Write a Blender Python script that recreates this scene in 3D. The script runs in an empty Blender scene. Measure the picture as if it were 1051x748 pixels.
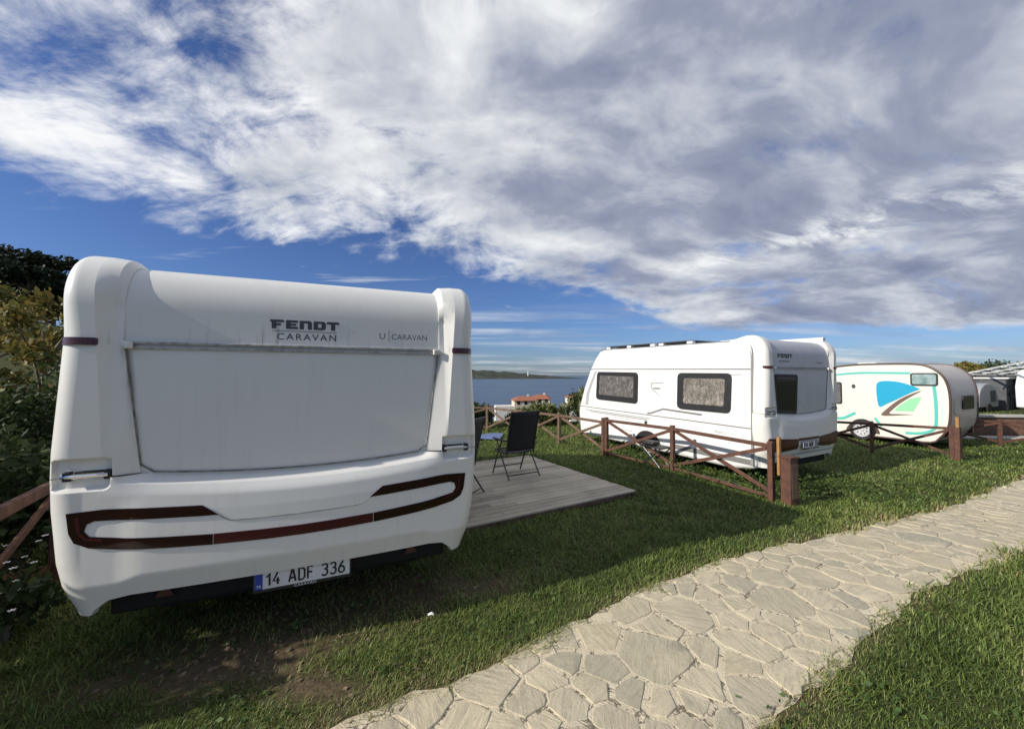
import bpy, bmesh, math, random
import numpy as np
from mathutils import Vector, Matrix
random.seed(7)
RNG = np.random.default_rng(11)
R = math.radians
scene = bpy.context.scene
COL = scene.collection

# ------------------------------------------------------------------ camera
EYE = 1.85
cam_d = bpy.data.cameras.new('camera')
cam_d.sensor_width = 36.0
cam_d.lens = 36.0 * 400 / 1051
cam_d.clip_start = 0.05
cam_d.clip_end = 60000
cam = bpy.data.objects.new('camera', cam_d)
COL.objects.link(cam)
cam.location = (0, 0, EYE)
cam.rotation_euler = (R(90 + 1.575), 0, 0)
scene.camera = cam

# ------------------------------------------------------------------ sun, sky, exposure
SUN_EL = 28.6
SUN_SHADOW_DIR = 24.4          # direction shadows run, degrees from +X
sun_d = bpy.data.lights.new('sun', 'SUN')
sun_d.energy = 4.3
sun_d.angle = R(0.55)
sun_d.color = (1.0, 0.94, 0.84)
sun = bpy.data.objects.new('sun', sun_d)
COL.objects.link(sun)
_sd = Vector((math.cos(R(SUN_SHADOW_DIR)) * math.cos(R(SUN_EL)),
              math.sin(R(SUN_SHADOW_DIR)) * math.cos(R(SUN_EL)), -math.sin(R(SUN_EL))))
sun.rotation_euler = _sd.to_track_quat('-Z', 'Y').to_euler()
sun.location = (-20, -8, 14)

scene.view_settings.view_transform = 'Standard'
scene.view_settings.look = 'None'
scene.view_settings.exposure = 0.12
scene.view_settings.gamma = 1.0
scene.view_settings.use_curve_mapping = False


class NT:
    """small helper to write node trees"""
    def __init__(self, tree):
        self.t = tree
        self.n = tree.nodes
        self.l = tree.links

    def node(self, typ, **kw):
        n = self.n.new(typ)
        for k, v in kw.items():
            setattr(n, k, v)
        return n

    def put(self, sock, v):
        if isinstance(v, bpy.types.NodeSocket):
            self.l.new(v, sock)
        elif v is not None:
            if hasattr(sock.default_value, '__len__') and not hasattr(v, '__len__'):
                v = [v] * len(sock.default_value)
            if hasattr(v, '__len__') and hasattr(sock.default_value, '__len__') and len(sock.default_value) == 4 and len(v) == 3:
                v = (*v, 1)
            sock.default_value = v

    def math(self, op, a, b=None, c=None, clamp=False):
        n = self.node('ShaderNodeMath', operation=op, use_clamp=clamp)
        self.put(n.inputs[0], a)
        if b is not None: self.put(n.inputs[1], b)
        if c is not None: self.put(n.inputs[2], c)
        return n.outputs[0]

    def vmath(self, op, a, b=None, scale=None):
        n = self.node('ShaderNodeVectorMath', operation=op)
        self.put(n.inputs[0], a)
        if b is not None: self.put(n.inputs[1], b)
        if scale is not None: self.put(n.inputs['Scale'], scale)
        return n.outputs['Value'] if op in ('DOT_PRODUCT', 'LENGTH', 'DISTANCE') else n.outputs[0]

    def noise(self, vec, scale, detail=4, rough=0.55, dist=0.0, lac=2.0):
        n = self.node('ShaderNodeTexNoise')
        self.put(n.inputs['Vector'], vec)
        n.inputs['Scale'].default_value = scale
        n.inputs['Detail'].default_value = detail
        n.inputs['Roughness'].default_value = rough
        n.inputs['Lacunarity'].default_value = lac
        n.inputs['Distortion'].default_value = dist
        return n.outputs['Fac']

    def ramp(self, fac, stops, interp='LINEAR'):
        n = self.node('ShaderNodeValToRGB')
        n.color_ramp.interpolation = interp
        els = n.color_ramp.elements
        while len(els) < len(stops): els.new(0.5)
        for e, (p, c) in zip(els, stops):
            e.position = p
            e.color = (*c, 1) if len(c) == 3 else c
        self.put(n.inputs[0], fac)
        return n.outputs[0]

    def rng(self, v, a, b, c=0.0, d=1.0, smooth=False):
        n = self.node('ShaderNodeMapRange', clamp=True)
        if smooth: n.interpolation_type = 'SMOOTHSTEP'
        self.put(n.inputs[0], v)
        for i, x in enumerate((a, b, c, d)): self.put(n.inputs[1 + i], x)
        return n.outputs[0]

    def mix(self, f, a, b, blend='MIX'):
        n = self.node('ShaderNodeMix', data_type='RGBA', blend_type=blend)
        self.put(n.inputs[0], f)
        self.put(n.inputs[6], a)
        self.put(n.inputs[7], b)
        return n.outputs[2]

    def mapping(self, vec, scale=(1, 1, 1), rot=(0, 0, 0), loc=(0, 0, 0)):
        n = self.node('ShaderNodeMapping')
        self.put(n.inputs[0], vec)
        n.inputs['Scale'].default_value = scale
        n.inputs['Rotation'].default_value = rot
        n.inputs['Location'].default_value = loc
        return n.outputs[0]

    def sep(self, v):
        n = self.node('ShaderNodeSeparateXYZ')
        self.put(n.inputs[0], v)
        return n.outputs

    def comb(self, x, y, z):
        n = self.node('ShaderNodeCombineXYZ')
        self.put(n.inputs[0], x); self.put(n.inputs[1], y); self.put(n.inputs[2], z)
        return n.outputs[0]


def build_world():
    w = bpy.data.worlds.new('World')
    scene.world = w
    w.use_nodes = True
    w.node_tree.nodes.clear()
    t = NT(w.node_tree)
    sky = t.node('ShaderNodeTexSky', sky_type='NISHITA')
    sky.sun_disc = False
    sky.sun_elevation = R(SUN_EL)
    sky.sun_rotation = math.atan2(-_sd.x, -_sd.y)
    sky.air_density = 1.0
    sky.dust_density = 0.6
    sky.ozone_density = 2.5
    blue = t.vmath('SCALE', sky.outputs[0], scale=SKY_STRENGTH)
    blue = t.mix(1.0, blue, SKY_TINT, 'MULTIPLY')
    d = t.node('ShaderNodeTexCoord').outputs['Generated']
    d = t.vmath('NORMALIZE', d)
    x, y, z = t.sep(d)
    zc = t.math('ADD', t.math('MAXIMUM', z, 0.0), 0.05)
    u = t.math('DIVIDE', x, zc)
    v = t.math('DIVIDE', y, zc)
    P = t.comb(u, v, 0.0)
    # features grow towards the horizon: noise is read in log-distance space
    r = t.math('MAXIMUM', t.vmath('LENGTH', P), 0.001)
    PL = t.vmath('SCALE', P, scale=t.math('DIVIDE', t.math('MULTIPLY', t.math('LOGARITHM', t.math('ADD', r, 1.0), math.e), 1.6), r))
    wn = t.node('ShaderNodeTexNoise'); t.put(wn.inputs['Vector'], PL); wn.inputs['Scale'].default_value = 0.9
    wn.inputs['Detail'].default_value = 3
    warp = t.vmath('SCALE', t.vmath('SUBTRACT', wn.outputs['Color'], (0.5, 0.5, 0.5)), scale=0.55)
    Pw = t.vmath('ADD', PL, warp)
    big = t.noise(Pw, 1.1, 3, 0.5)
    fine = t.noise(Pw, 2.9, 10, 0.60, 0.2)
    wisp = t.noise(t.mapping(Pw, (1.0, 2.3, 1), (0, 0, R(-38))), 2.0, 10, 0.64, 0.35)
    # the bank's front edge runs diagonally across the sky and it stops short of the horizon
    s1 = t.math('SUBTRACT', t.math('ADD', EDGE[0], t.math('MULTIPLY', u, EDGE[1])), v)   # >0 under the bank
    s2 = t.math('SUBTRACT', t.math('SUBTRACT', 6.6, t.math('MULTIPLY', u, 0.22)), v)
    s = t.math('MINIMUM', s1, s2)
    s = t.math('ADD', s, t.math('MULTIPLY', t.math('SUBTRACT', big, 0.5), 1.3))
    s = t.math('ADD', s, t.rng(u, -0.7, -1.7, 0.0, 0.65, True))
    body = t.rng(s, -0.55, 1.2, -0.36, 0.48)
    # a broken corner high on the left
    hole = t.math('MULTIPLY', t.rng(u, -0.25, -0.75, 0.0, 1.0, True), t.rng(v, 1.75, 1.15, 0.0, 1.0, True))
    body = t.math('SUBTRACT', body, t.math('MULTIPLY', hole, 0.38))
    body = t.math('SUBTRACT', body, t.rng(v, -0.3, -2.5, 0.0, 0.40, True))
    tex = t.math('ADD', t.math('MULTIPLY', fine, 0.62), t.math('MULTIPLY', wisp, 0.55))
    tex = t.math('SUBTRACT', tex, 0.585)
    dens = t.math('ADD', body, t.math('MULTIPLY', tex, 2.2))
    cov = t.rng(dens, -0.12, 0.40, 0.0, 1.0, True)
    # low streaks towards the horizon
    ps = t.mapping(P, (0.16, 0.75, 1), (0, 0, R(8)))
    st = t.noise(ps, 1.1, 7, 0.6, 0.3)
    lowband = t.math('MULTIPLY', t.rng(v, 3.2, 6.0, 0.0, 1.0, True), t.rng(u, -4.5, 2.0, 0.25, 1.0, True))
    lowc = t.math('MULTIPLY', t.rng(st, 0.46, 0.68, 0.0, 0.75, True), lowband)
    # thin cirrus over the blue on the left
    ci = t.noise(t.mapping(P, (0.55, 3.2, 1), (0, 0, R(24))), 0.9, 7, 0.6, 0.5)
    cirrus = t.math('MULTIPLY', t.rng(ci, 0.58, 0.74, 0.0, 0.45, True), t.rng(u, 0.0, -1.5, 0.0, 1.0, True))
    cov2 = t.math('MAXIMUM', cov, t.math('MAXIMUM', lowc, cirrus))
    # thick parts are grey, thin parts and crests white
    thick = t.rng(t.math('ADD', t.math('MULTIPLY', s, 0.10), t.math('MULTIPLY', t.math('SUBTRACT', dens, 0.2), 0.34)), 0.0, 0.75, 0.0, 1.0)
    right = t.rng(u, -0.9, 1.0, 0.0, 0.43, True)
    rel = t.noise(t.mapping(Pw, (1.0, 1.8, 1), (0, 0, R(-55))), 1.5, 5, 0.55, 0.2)
    g = t.math('ADD', t.math('MULTIPLY', thick, 0.50), right)
    g = t.math('SUBTRACT', g, t.math('MULTIPLY', t.math('SUBTRACT', rel, 0.5), 1.9))
    fn2 = t.noise(Pw, 5.0, 8, 0.6, 0.2)
    g = t.math('SUBTRACT', g, t.math('MULTIPLY', t.math('SUBTRACT', fn2, 0.5), 0.55))
    # a bright streak where the bank thins on the right
    bd = t.math('ABSOLUTE', t.math('ADD', t.math('MULTIPLY', t.math('SUBTRACT', u, 2.0), 0.80), t.math('MULTIPLY', t.math('SUBTRACT', v, 2.15), 0.60)))
    bstr = t.math('MULTIPLY', t.rng(bd, 0.55, 0.0, 0.0, 1.0, True), t.rng(wisp, 0.42, 0.62, 0.0, 0.75, True))
    g = t.math('SUBTRACT', g, t.math('MULTIPLY', bstr, t.rng(v, 3.6, 2.4, 0.0, 0.9, True)))
    ccol = t.ramp(g, [(0.0, (0.90, 0.91, 0.92)), (0.32, (0.60, 0.63, 0.675)), (0.68, (0.305, 0.335, 0.435)), (1.0, (0.205, 0.232, 0.34))])
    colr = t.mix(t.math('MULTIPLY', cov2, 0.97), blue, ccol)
    bg = t.node('ShaderNodeBackground')
    t.put(bg.inputs[0], colr)
    bg.inputs[1].default_value = 1.0
    out = t.node('ShaderNodeOutputWorld')
    t.l.new(bg.outputs[0], out.inputs[0])


SKY_STRENGTH = 0.085
SKY_TINT = (0.56, 0.72, 1.10)
EDGE = (3.45, 0.98)
build_world()

# ------------------------------------------------------------------ helpers
def tag(o, label=None, cat=None, group=None, kind=None):
    if label: o['label'] = label
    if cat: o['category'] = cat
    if group: o['group'] = group
    if kind: o['kind'] = kind
    return o


def empty(name, loc=(0, 0, 0), rz=0.0):
    o = bpy.data.objects.new(name, None)
    o.empty_display_size = 0.2
    o.location = loc
    o.rotation_euler = (0, 0, rz)
    COL.objects.link(o)
    return o


def copy_tree(o, parent=None):
    c = o.copy()
    COL.objects.link(c)
    if parent: c.parent = parent
    for ch in list(o.children): copy_tree(ch, c)
    return c


class MB:
    """collects shapes and links them as ONE mesh object"""
    def __init__(self):
        self.v = []; self.f = []; self.m = []

    def add(self, vs, fs, mi=0):
        b = len(self.v)
        self.v += [tuple(p) for p in vs]
        self.f += [tuple(i + b for i in f) for f in fs]
        self.m += [mi] * len(fs)

    def box(self, c, s, rz=0.0, mat=None, mi=0):
        hx, hy, hz = s[0] / 2, s[1] / 2, s[2] / 2
        M = mat or Matrix.Rotation(rz, 3, 'Z')
        vs = []
        for dz in (-hz, hz):
            for dx, dy in ((-hx, -hy), (hx, -hy), (hx, hy), (-hx, hy)):
                vs.append(tuple(M @ Vector((dx, dy, dz)) + Vector(c)))
        self.add(vs, [(3, 2, 1, 0), (4, 5, 6, 7), (0, 1, 5, 4), (1, 2, 6, 5), (2, 3, 7, 6), (3, 0, 4, 7)], mi)

    def beam(self, a, b, w, h, mi=0):
        a = Vector(a); b = Vector(b); d = b - a
        q = d.to_track_quat('X', 'Z').to_matrix()
        self.box((a + b) / 2, (d.length, w, h), mat=q, mi=mi)

    def tube(self, pts, r, n=8, cap=True, mi=0, closed=False):
        pts = [Vector(p) for p in pts]
        rs = r if hasattr(r, '__len__') else [r] * len(pts)
        vs = []; fs = []
        prev = None
        m = len(pts)
        for i, p in enumerate(pts):
            if closed: d = pts[(i + 1) % m] - pts[i - 1]
            else: d = pts[min(i + 1, m - 1)] - pts[max(i - 1, 0)]
            d.normalize()
            if prev is None:
                up = Vector((0, 0, 1)) if abs(d.z) < 0.9 else Vector((1, 0, 0))
                x = d.cross(up).normalized()
            else:
                x = (prev - d * prev.dot(d)).normalized()
            prev = x
            y = d.cross(x)
            for k in range(n):
                a = 2 * math.pi * k / n
                vs.append(tuple(p + (x * math.cos(a) + y * math.sin(a)) * rs[i]))
        for i in range(m if closed else m - 1):
            j = (i + 1) % m
            for k in range(n):
                fs.append((i * n + k, i * n + (k + 1) % n, j * n + (k + 1) % n, j * n + k))
        if cap and not closed:
            fs.append(tuple(range(n - 1, -1, -1)))
            fs.append(tuple((m - 1) * n + k for k in range(n)))
        self.add(vs, fs, mi)

    def lathe(self, prof, c=(0, 0, 0), axis='Z', n=24, mi=0, cap=True):
        vs = []; fs = []
        for r_, h in prof:
            for k in range(n):
                a = 2 * math.pi * k / n
                if axis == 'Z': p = (r_ * math.cos(a), r_ * math.sin(a), h)
                elif axis == 'X': p = (h, r_ * math.cos(a), r_ * math.sin(a))
                else: p = (r_ * math.cos(a), h, r_ * math.sin(a))
                vs.append((p[0] + c[0], p[1] + c[1], p[2] + c[2]))
        for i in range(len(prof) - 1):
            for k in range(n):
                fs.append((i * n + k, i * n + (k + 1) % n, (i + 1) * n + (k + 1) % n, (i + 1) * n + k))
        if cap and prof[0][0] > 1e-4: fs.append(tuple(range(n - 1, -1, -1)))
        if cap and prof[-1][0] > 1e-4: fs.append(tuple((len(prof) - 1) * n + k for k in range(n)))
        self.add(vs, fs, mi)

    def grid(self, G, mi=0, flip=False):
        G = np.asarray(G, float)
        r_, c_ = G.shape[:2]
        fs = []
        for i in range(r_ - 1):
            for j in range(c_ - 1):
                q = (i * c_ + j, i * c_ + j + 1, (i + 1) * c_ + j + 1, (i + 1) * c_ + j)
                fs.append(q[::-1] if flip else q)
        self.add([tuple(p) for p in G.reshape(-1, 3)], fs, mi)

    def prism(self, poly, y0, y1, mapf, mi=0):
        n = len(poly)
        vs = [mapf(a, b, y0) for a, b in poly] + [mapf(a, b, y1) for a, b in poly]
        fs = [tuple(range(n)), tuple(range(2 * n - 1, n - 1, -1))]
        for i in range(n):
            j = (i + 1) % n
            fs.append((i, i + n, j + n, j))
        self.add(vs, fs, mi)

    def build(self, name, mat, parent=None, smooth=False, bevel=0.0, seg=2, sharp=35, fixn=False):
        me = bpy.data.meshes.new(name)
        me.from_pydata(self.v, [], self.f)
        mats = mat if isinstance(mat, (list, tuple)) else [mat]
        for m_ in mats: me.materials.append(m_)
        if len(mats) > 1: me.polygons.foreach_set('material_index', self.m)
        me.update()
        if fixn:
            bm = bmesh.new(); bm.from_mesh(me)
            bmesh.ops.remove_doubles(bm, verts=bm.verts, dist=1e-5)
            bmesh.ops.recalc_face_normals(bm, faces=bm.faces)
            bm.to_mesh(me); bm.free()
        o = bpy.data.objects.new(name, me)
        COL.objects.link(o)
        if parent: o.parent = parent
        if smooth:
            me.polygons.foreach_set('use_smooth', [True] * len(me.polygons))
            me.set_sharp_from_angle(angle=R(sharp))
        if bevel > 0:
            b = o.modifiers.new('bevel', 'BEVEL')
            b.width = bevel; b.segments = seg; b.limit_method = 'ANGLE'; b.angle_limit = R(35)
            b.harden_normals = False
            me.polygons.foreach_set('use_smooth', [True] * len(me.polygons))
            if not smooth: me.set_sharp_from_angle(angle=R(60))
        return o


def decal(name, polys, mapf, mat, parent, thick=0.004, edge=0.06, smooth=True, base=0.0):
    """thin moulding laid on a curved surface: polys in (u, v), mapf(u, v, off) gives the point"""
    bm = bmesh.new()
    for poly in polys:
        vs = [bm.verts.new((a, b, 0)) for a, b in poly]
        try: bm.faces.new(vs)
        except ValueError: pass
    bm.normal_update()
    bmesh.ops.triangulate(bm, faces=bm.faces[:], quad_method='BEAUTY', ngon_method='EAR_CLIP')
    for _ in range(6):
        es = [e for e in bm.edges if e.calc_length() > edge]
        if not es: break
        bmesh.ops.subdivide_edges(bm, edges=es, cuts=1, use_grid_fill=False)
        bmesh.ops.triangulate(bm, faces=[f for f in bm.faces if len(f.verts) > 3])
    bmesh.ops.recalc_face_normals(bm, faces=bm.faces[:])
    for f in bm.faces:
        if f.normal.z < 0: f.normal_flip()
    r_ = bmesh.ops.extrude_face_region(bm, geom=bm.faces[:])
    top = {v for v in r_['geom'] if isinstance(v, bmesh.types.BMVert)}
    for v in bm.verts:
        v.co = Vector(mapf(v.co.x, v.co.y, base + (thick if v in top else -0.002)))
    bmesh.ops.recalc_face_normals(bm, faces=bm.faces[:])
    me = bpy.data.meshes.new(name)
    bm.to_mesh(me); bm.free()
    me.materials.append(mat)
    o = bpy.data.objects.new(name, me)
    COL.objects.link(o)
    o.parent = parent
    if smooth:
        me.polygons.foreach_set('use_smooth', [True] * len(me.polygons))
        me.set_sharp_from_angle(angle=R(35))
    return o


def rrect(x0, x1, y0, y1, r=0.03, n=5):
    pts = []
    for cx, cy, a0 in ((x1 - r, y1 - r, 0), (x0 + r, y1 - r, 90), (x0 + r, y0 + r, 180), (x1 - r, y0 + r, 270)):
        for k in range(n + 1):
            a = R(a0 + 90 * k / n)
            pts.append((cx + r * math.cos(a), cy + r * math.sin(a)))
    return pts


def rquad(q, r=0.05, n=4):
    """rounded polygon through the corners q"""
    out = []
    m = len(q)
    for i in range(m):
        p = Vector(q[i]); a = Vector(q[i - 1]); b = Vector(q[(i + 1) % m])
        da = (a - p); db = (b - p)
        ra = min(r, da.length * 0.45); rb = min(r, db.length * 0.45)
        A = p + da.normalized() * ra; B = p + db.normalized() * rb
        for k in range(n + 1):
            s = k / n
            out.append(tuple(A * (1 - s) ** 2 + p * 2 * s * (1 - s) + B * s * s))
    return out


def smooth_poly(pts, n=4, closed=True):
    """Catmull-Rom through the points"""
    P = [Vector(p) for p in pts]; m = len(P); out = []
    rngi = range(m) if closed else range(m - 1)
    for i in rngi:
        if closed: p0, p1, p2, p3 = P[i - 1], P[i], P[(i + 1) % m], P[(i + 2) % m]
        else: p0, p1, p2, p3 = P[max(i - 1, 0)], P[i], P[i + 1], P[min(i + 2, m - 1)]
        for k in range(n):
            s = k / n
            out.append(tuple(0.5 * ((2 * p1) + (p2 - p0) * s + (2 * p0 - 5 * p1 + 4 * p2 - p3) * s * s + (3 * p1 - p0 - 3 * p2 + p3) * s ** 3)))
    if not closed: out.append(tuple(P[-1]))
    return out


def text_polys(txt, size, x, y, mapf, name, mat, parent, spacing=1.0, sx=1.0, thick=0.0015, bold=0.0):
    cu = bpy.data.curves.new('lettering_source', 'FONT')
    cu.body = txt; cu.size = size; cu.space_character = spacing; cu.offset = bold
    cu.resolution_u = 3; cu.align_x = 'LEFT'
    o = bpy.data.objects.new('lettering_source', cu)
    COL.objects.link(o)
    bpy.context.view_layer.update()
    me = bpy.data.meshes.new_from_object(o.evaluated_get(bpy.context.evaluated_depsgraph_get()))
    bpy.data.objects.remove(o); bpy.data.curves.remove(cu)
    for v in me.vertices:
        v.co = Vector(mapf(x + v.co.x * sx, y + v.co.y, thick))
    me.materials.append(mat)
    me.name = name
    ob = bpy.data.objects.new(name, me)
    COL.objects.link(ob)
    ob.parent = parent
    return ob


def interp(x, pts):
    return float(np.interp(x, [p[0] for p in pts], [p[1] for p in pts]))


def sstep(a, b, x):
    t = np.clip((np.asarray(x, float) - a) / (b - a), 0, 1)
    return t * t * (3 - 2 * t)


# ------------------------------------------------------------------ materials
MATS = {}


def principled(name, col, rough=0.5, metal=0.0, coat=0.0, spec=0.5):
    m = bpy.data.materials.new(name)
    m.use_nodes = True
    t = NT(m.node_tree)
    b = t.n['Principled BSDF']
    b.inputs['Base Color'].default_value = (*col, 1)
    b.inputs['Roughness'].default_value = rough
    b.inputs['Metallic'].default_value = metal
    b.inputs['Coat Weight'].default_value = coat
    b.inputs['Specular IOR Level'].default_value = spec
    MATS[name] = m
    return m, t, b


def noisy(name, c1, c2, scale=6, rough=(0.5, 0.7), metal=0.0, bump=0.0, bscale=40, stretch=(1, 1, 1), coat=0.0, lo=0.35, hi=0.65, spec=0.5, detail=5):
    m, t, b = principled(name, c1, rough[0], metal, coat, spec)
    co = t.node('ShaderNodeTexCoord').outputs['Object']
    n = t.noise(t.mapping(co, stretch), scale, detail, 0.6)
    t.put(b.inputs['Base Color'], t.mix(t.rng(n, lo, hi), c1, c2))
    t.put(b.inputs['Roughness'], t.rng(n, 0.3, 0.7, rough[0], rough[1]))
    if bump:
        bp = t.node('ShaderNodeBump')
        bp.inputs['Strength'].default_value = bump
        bp.inputs['Distance'].default_value = 0.01
        t.put(bp.inputs['Height'], t.noise(t.mapping(co, stretch), bscale, 4, 0.6))
        t.l.new(bp.outputs[0], b.inputs['Normal'])
    return m


def shell_white(name, base, dirt, amount=0.35, streak=0.5, drips=False):
    """white caravan bodywork: slightly glossy, with faint vertical rain streaks"""
    m, t, b = principled(name, base, 0.3, 0, 0.15)
    co = t.node('ShaderNodeTexCoord').outputs['Object']
    st = t.noise(t.mapping(co, (9, 9, 0.7)), 2.0, 6, 0.65)
    bl = t.noise(co, 1.3, 4, 0.6)
    f = t.math('MULTIPLY', t.rng(st, 0.52, 0.80), t.rng(bl, 0.35, 0.75), clamp=True)
    f = t.math('MULTIPLY', f, streak)
    f = t.math('ADD', f, t.math('MULTIPLY', t.rng(bl, 0.4, 0.8), amount * 0.25), clamp=True)
    c = t.mix(f, base, dirt)
    if drips:
        # dark run-off stains: above the rail and down the seams of the recessed panel
        X, Y, Z = t.sep(co)
        d1 = t.rng(t.noise(t.mapping(co, (14, 14, 0.9)), 1.6, 5, 0.7), 0.56, 0.72)
        d1 = t.math('MULTIPLY', d1, t.math('MULTIPLY', t.rng(Z, 2.27, 2.06), t.rng(Z, 2.03, 2.05)))
        ax = t.math('ABSOLUTE', X)
        seam = t.math('ABSOLUTE', t.math('SUBTRACT', ax, t.rng(Z, 1.24, 2.0, 0.875, 0.968)))
        d2 = t.math('MULTIPLY', t.rng(seam, 0.035, 0.004), t.rng(Z, 1.35, 1.9))
        d2 = t.math('MULTIPLY', t.math('MULTIPLY', d2, t.rng(Z, 2.06, 2.0)), t.rng(t.noise(t.mapping(co, (20, 20, 2.2)), 1.0, 4, 0.7), 0.36, 0.6))
        dd = t.math('ADD', t.math('MULTIPLY', d1, 0.75), t.math('MULTIPLY', d2, 0.85), clamp=True)
        c = t.mix(dd, c, (0.13, 0.115, 0.09))
    t.put(b.inputs['Base Color'], c)
    t.put(b.inputs['Roughness'], t.rng(bl, 0.3, 0.7, 0.26, 0.42))
    bp = t.node('ShaderNodeBump')
    bp.inputs['Strength'].default_value = 0.02
    bp.inputs['Distance'].default_value = 0.02
    t.put(bp.inputs['Height'], t.noise(co, 3.0, 2))
    t.l.new(bp.outputs[0], b.inputs['Normal'])
    return m


W1 = shell_white('white_bodywork', (0.79, 0.775, 0.72), (0.45, 0.42, 0.34), 0.35, 0.5, True)
W1P = shell_white('white_panel', (0.75, 0.74, 0.695), (0.40, 0.38, 0.33), 0.4, 0.28, True)
W2 = shell_white('white_side', (0.82, 0.815, 0.79), (0.5, 0.46, 0.38), 0.25, 0.35)
SILVER = noisy('silver_panel', (0.50, 0.51, 0.53), (0.56, 0.57, 0.58), 3, (0.3, 0.4), 0.25)
DIRTY = noisy('weathered_seal', (0.10, 0.095, 0.08), (0.30, 0.29, 0.26), 14, (0.6, 0.8))
RAILM = noisy('grey_rail', (0.45, 0.45, 0.43), (0.22, 0.215, 0.20), 22, (0.4, 0.7), 0, lo=0.45, hi=0.7)
BLACK = noisy('black_plastic', (0.012, 0.012, 0.013), (0.025, 0.025, 0.026), 30, (0.45, 0.65))
RUBBER = noisy('tyre_rubber', (0.014, 0.014, 0.014), (0.03, 0.028, 0.025), 20, (0.75, 0.9))
UNDER = noisy('dark_underbody', (0.012, 0.012, 0.012), (0.02, 0.02, 0.02), 10, (0.6, 0.8), spec=0.25)
CHROME = principled('chrome', (0.75, 0.75, 0.75), 0.15, 1.0)[0]
STEEL = noisy('galvanised_steel', (0.50, 0.51, 0.52), (0.40, 0.41, 0.41), 12, (0.35, 0.55), 0.35)
RIMM = noisy('silver_wheel_paint', (0.62, 0.62, 0.62), (0.52, 0.52, 0.51), 8, (0.35, 0.5), 0.1)
LENS = principled('dark_red_lens', (0.017, 0.002, 0.003), 0.10, 0, 0.15)[0]
REDL = principled('red_reflector', (0.060, 0.008, 0.011), 0.16, 0, 0.15)[0]
REDM = principled('matt_red_lens', (0.060, 0.007, 0.010), 0.35, 0, 0.0, 0.3)[0]
REDT = principled('red_triangle', (0.055, 0.005, 0.005), 0.35, 0, 0.1)[0]
INK = principled('dark_grey_lettering', (0.055, 0.058, 0.062), 0.5)[0]
GREYL = principled('grey_trim_line', (0.20, 0.195, 0.19), 0.45)[0]
LGREY = principled('light_grey_trim', (0.42, 0.42, 0.41), 0.45)[0]
PLATE = noisy('plate_white', (0.74, 0.74, 0.72), (0.66, 0.65, 0.62), 9, (0.35, 0.5))
PBLUE = principled('plate_blue', (0.01, 0.05, 0.33), 0.4)[0]
INKB = principled('plate_black', (0.012, 0.012, 0.012), 0.5)[0]
WTXT = principled('white_lettering', (0.75, 0.75, 0.75), 0.5)[0]
GLASS = principled('dark_window_glass', (0.016, 0.016, 0.018), 0.08, 0, 0.0, 0.5)[0]


def blind_material(name, a, b_, sc):
    m, t, b = principled(name, a, 0.25, 0, 1.0)
    b.inputs['Coat Roughness'].default_value = 0.03
    co = t.node('ShaderNodeTexCoord').outputs['Object']
    w = t.noise(t.mapping(co, (1, 1, 0.35)), sc * 2.2, 6, 0.7, 1.2)
    n = t.noise(co, sc, 5, 0.65, 0.8)
    lace = t.noise(t.mapping(co, (1, 0.5, 1)), 60, 2, 0.5)
    f = t.math('ADD', t.math('MULTIPLY', t.rng(w, 0.35, 0.65), t.rng(n, 0.3, 0.65)), t.math('MULTIPLY', t.math('SUBTRACT', lace, 0.5), 0.8), clamp=True)
    t.put(b.inputs['Base Color'], t.mix(f, a, b_))
    return m


BLIND = blind_material('grey_curtain_behind_glass', (0.085, 0.075, 0.072), (0.30, 0.28, 0.265), 9)
BLIND2 = blind_material('pale_curtain_behind_glass', (0.12, 0.105, 0.09), (0.48, 0.44, 0.38), 7)
CREAM = shell_white('cream_bodywork', (0.79, 0.755, 0.655), (0.55, 0.48, 0.34), 0.2, 0.3)
TAUPE = noisy('taupe_roof_skin', (0.55, 0.50, 0.435), (0.62, 0.565, 0.49), 4, (0.25, 0.4), 0.0)
SKYG = noisy('sky_painted_glass', (0.16, 0.25, 0.26), (0.42, 0.52, 0.50), 3.5, (0.08, 0.15))  # pale teal mottle paints the sky's reflection into the pane colour
BROWNT = principled('brown_edge_trim', (0.085, 0.052, 0.042), 0.45)[0]
BLUEG = principled('blue_graphic', (0.02, 0.36, 0.56), 0.35)[0]
GREENG = principled('green_graphic', (0.30, 0.66, 0.38), 0.35)[0]
TEALG = principled('teal_stripe', (0.10, 0.52, 0.44), 0.35)[0]
BROWNG = principled('brown_graphic', (0.16, 0.11, 0.085), 0.4)[0]
FWOOD = noisy('stained_brown_wood', (0.150, 0.062, 0.036), (0.062, 0.030, 0.021), 9, (0.55, 0.8), 0, 0.5, 50, (1, 1, 1), lo=.3, hi=.7, detail=9)
FWOODL = noisy('weathered_brown_wood', (0.205, 0.125, 0.076), (0.088, 0.052, 0.034), 9, (0.6, 0.85), 0, 0.5, 50, lo=.3, hi=.7, detail=9)
FWOODY = noisy('fresh_yellow_wood', (0.40, 0.22, 0.075), (0.30, 0.155, 0.055), 8, (0.55, 0.7), 0, 0.2, 60)
MESHF = noisy('black_mesh_fabric', (0.012, 0.012, 0.013), (0.02, 0.02, 0.021), 60, (0.6, 0.8), 0, 0.2, 300)
CFRAME = noisy('dark_grey_tube', (0.05, 0.052, 0.055), (0.075, 0.076, 0.08), 10, (0.35, 0.5), 0.5)
TARPM = noisy('blue_grey_sheet', (0.11, 0.16, 0.33), (0.14, 0.19, 0.36), 4, (0.5, 0.7))
BARK = noisy('grey_bark', (0.24, 0.20, 0.155), (0.11, 0.085, 0.065), 12, (0.8, 0.95), 0, 0.6, 30, (1, 1, 0.3))
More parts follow.
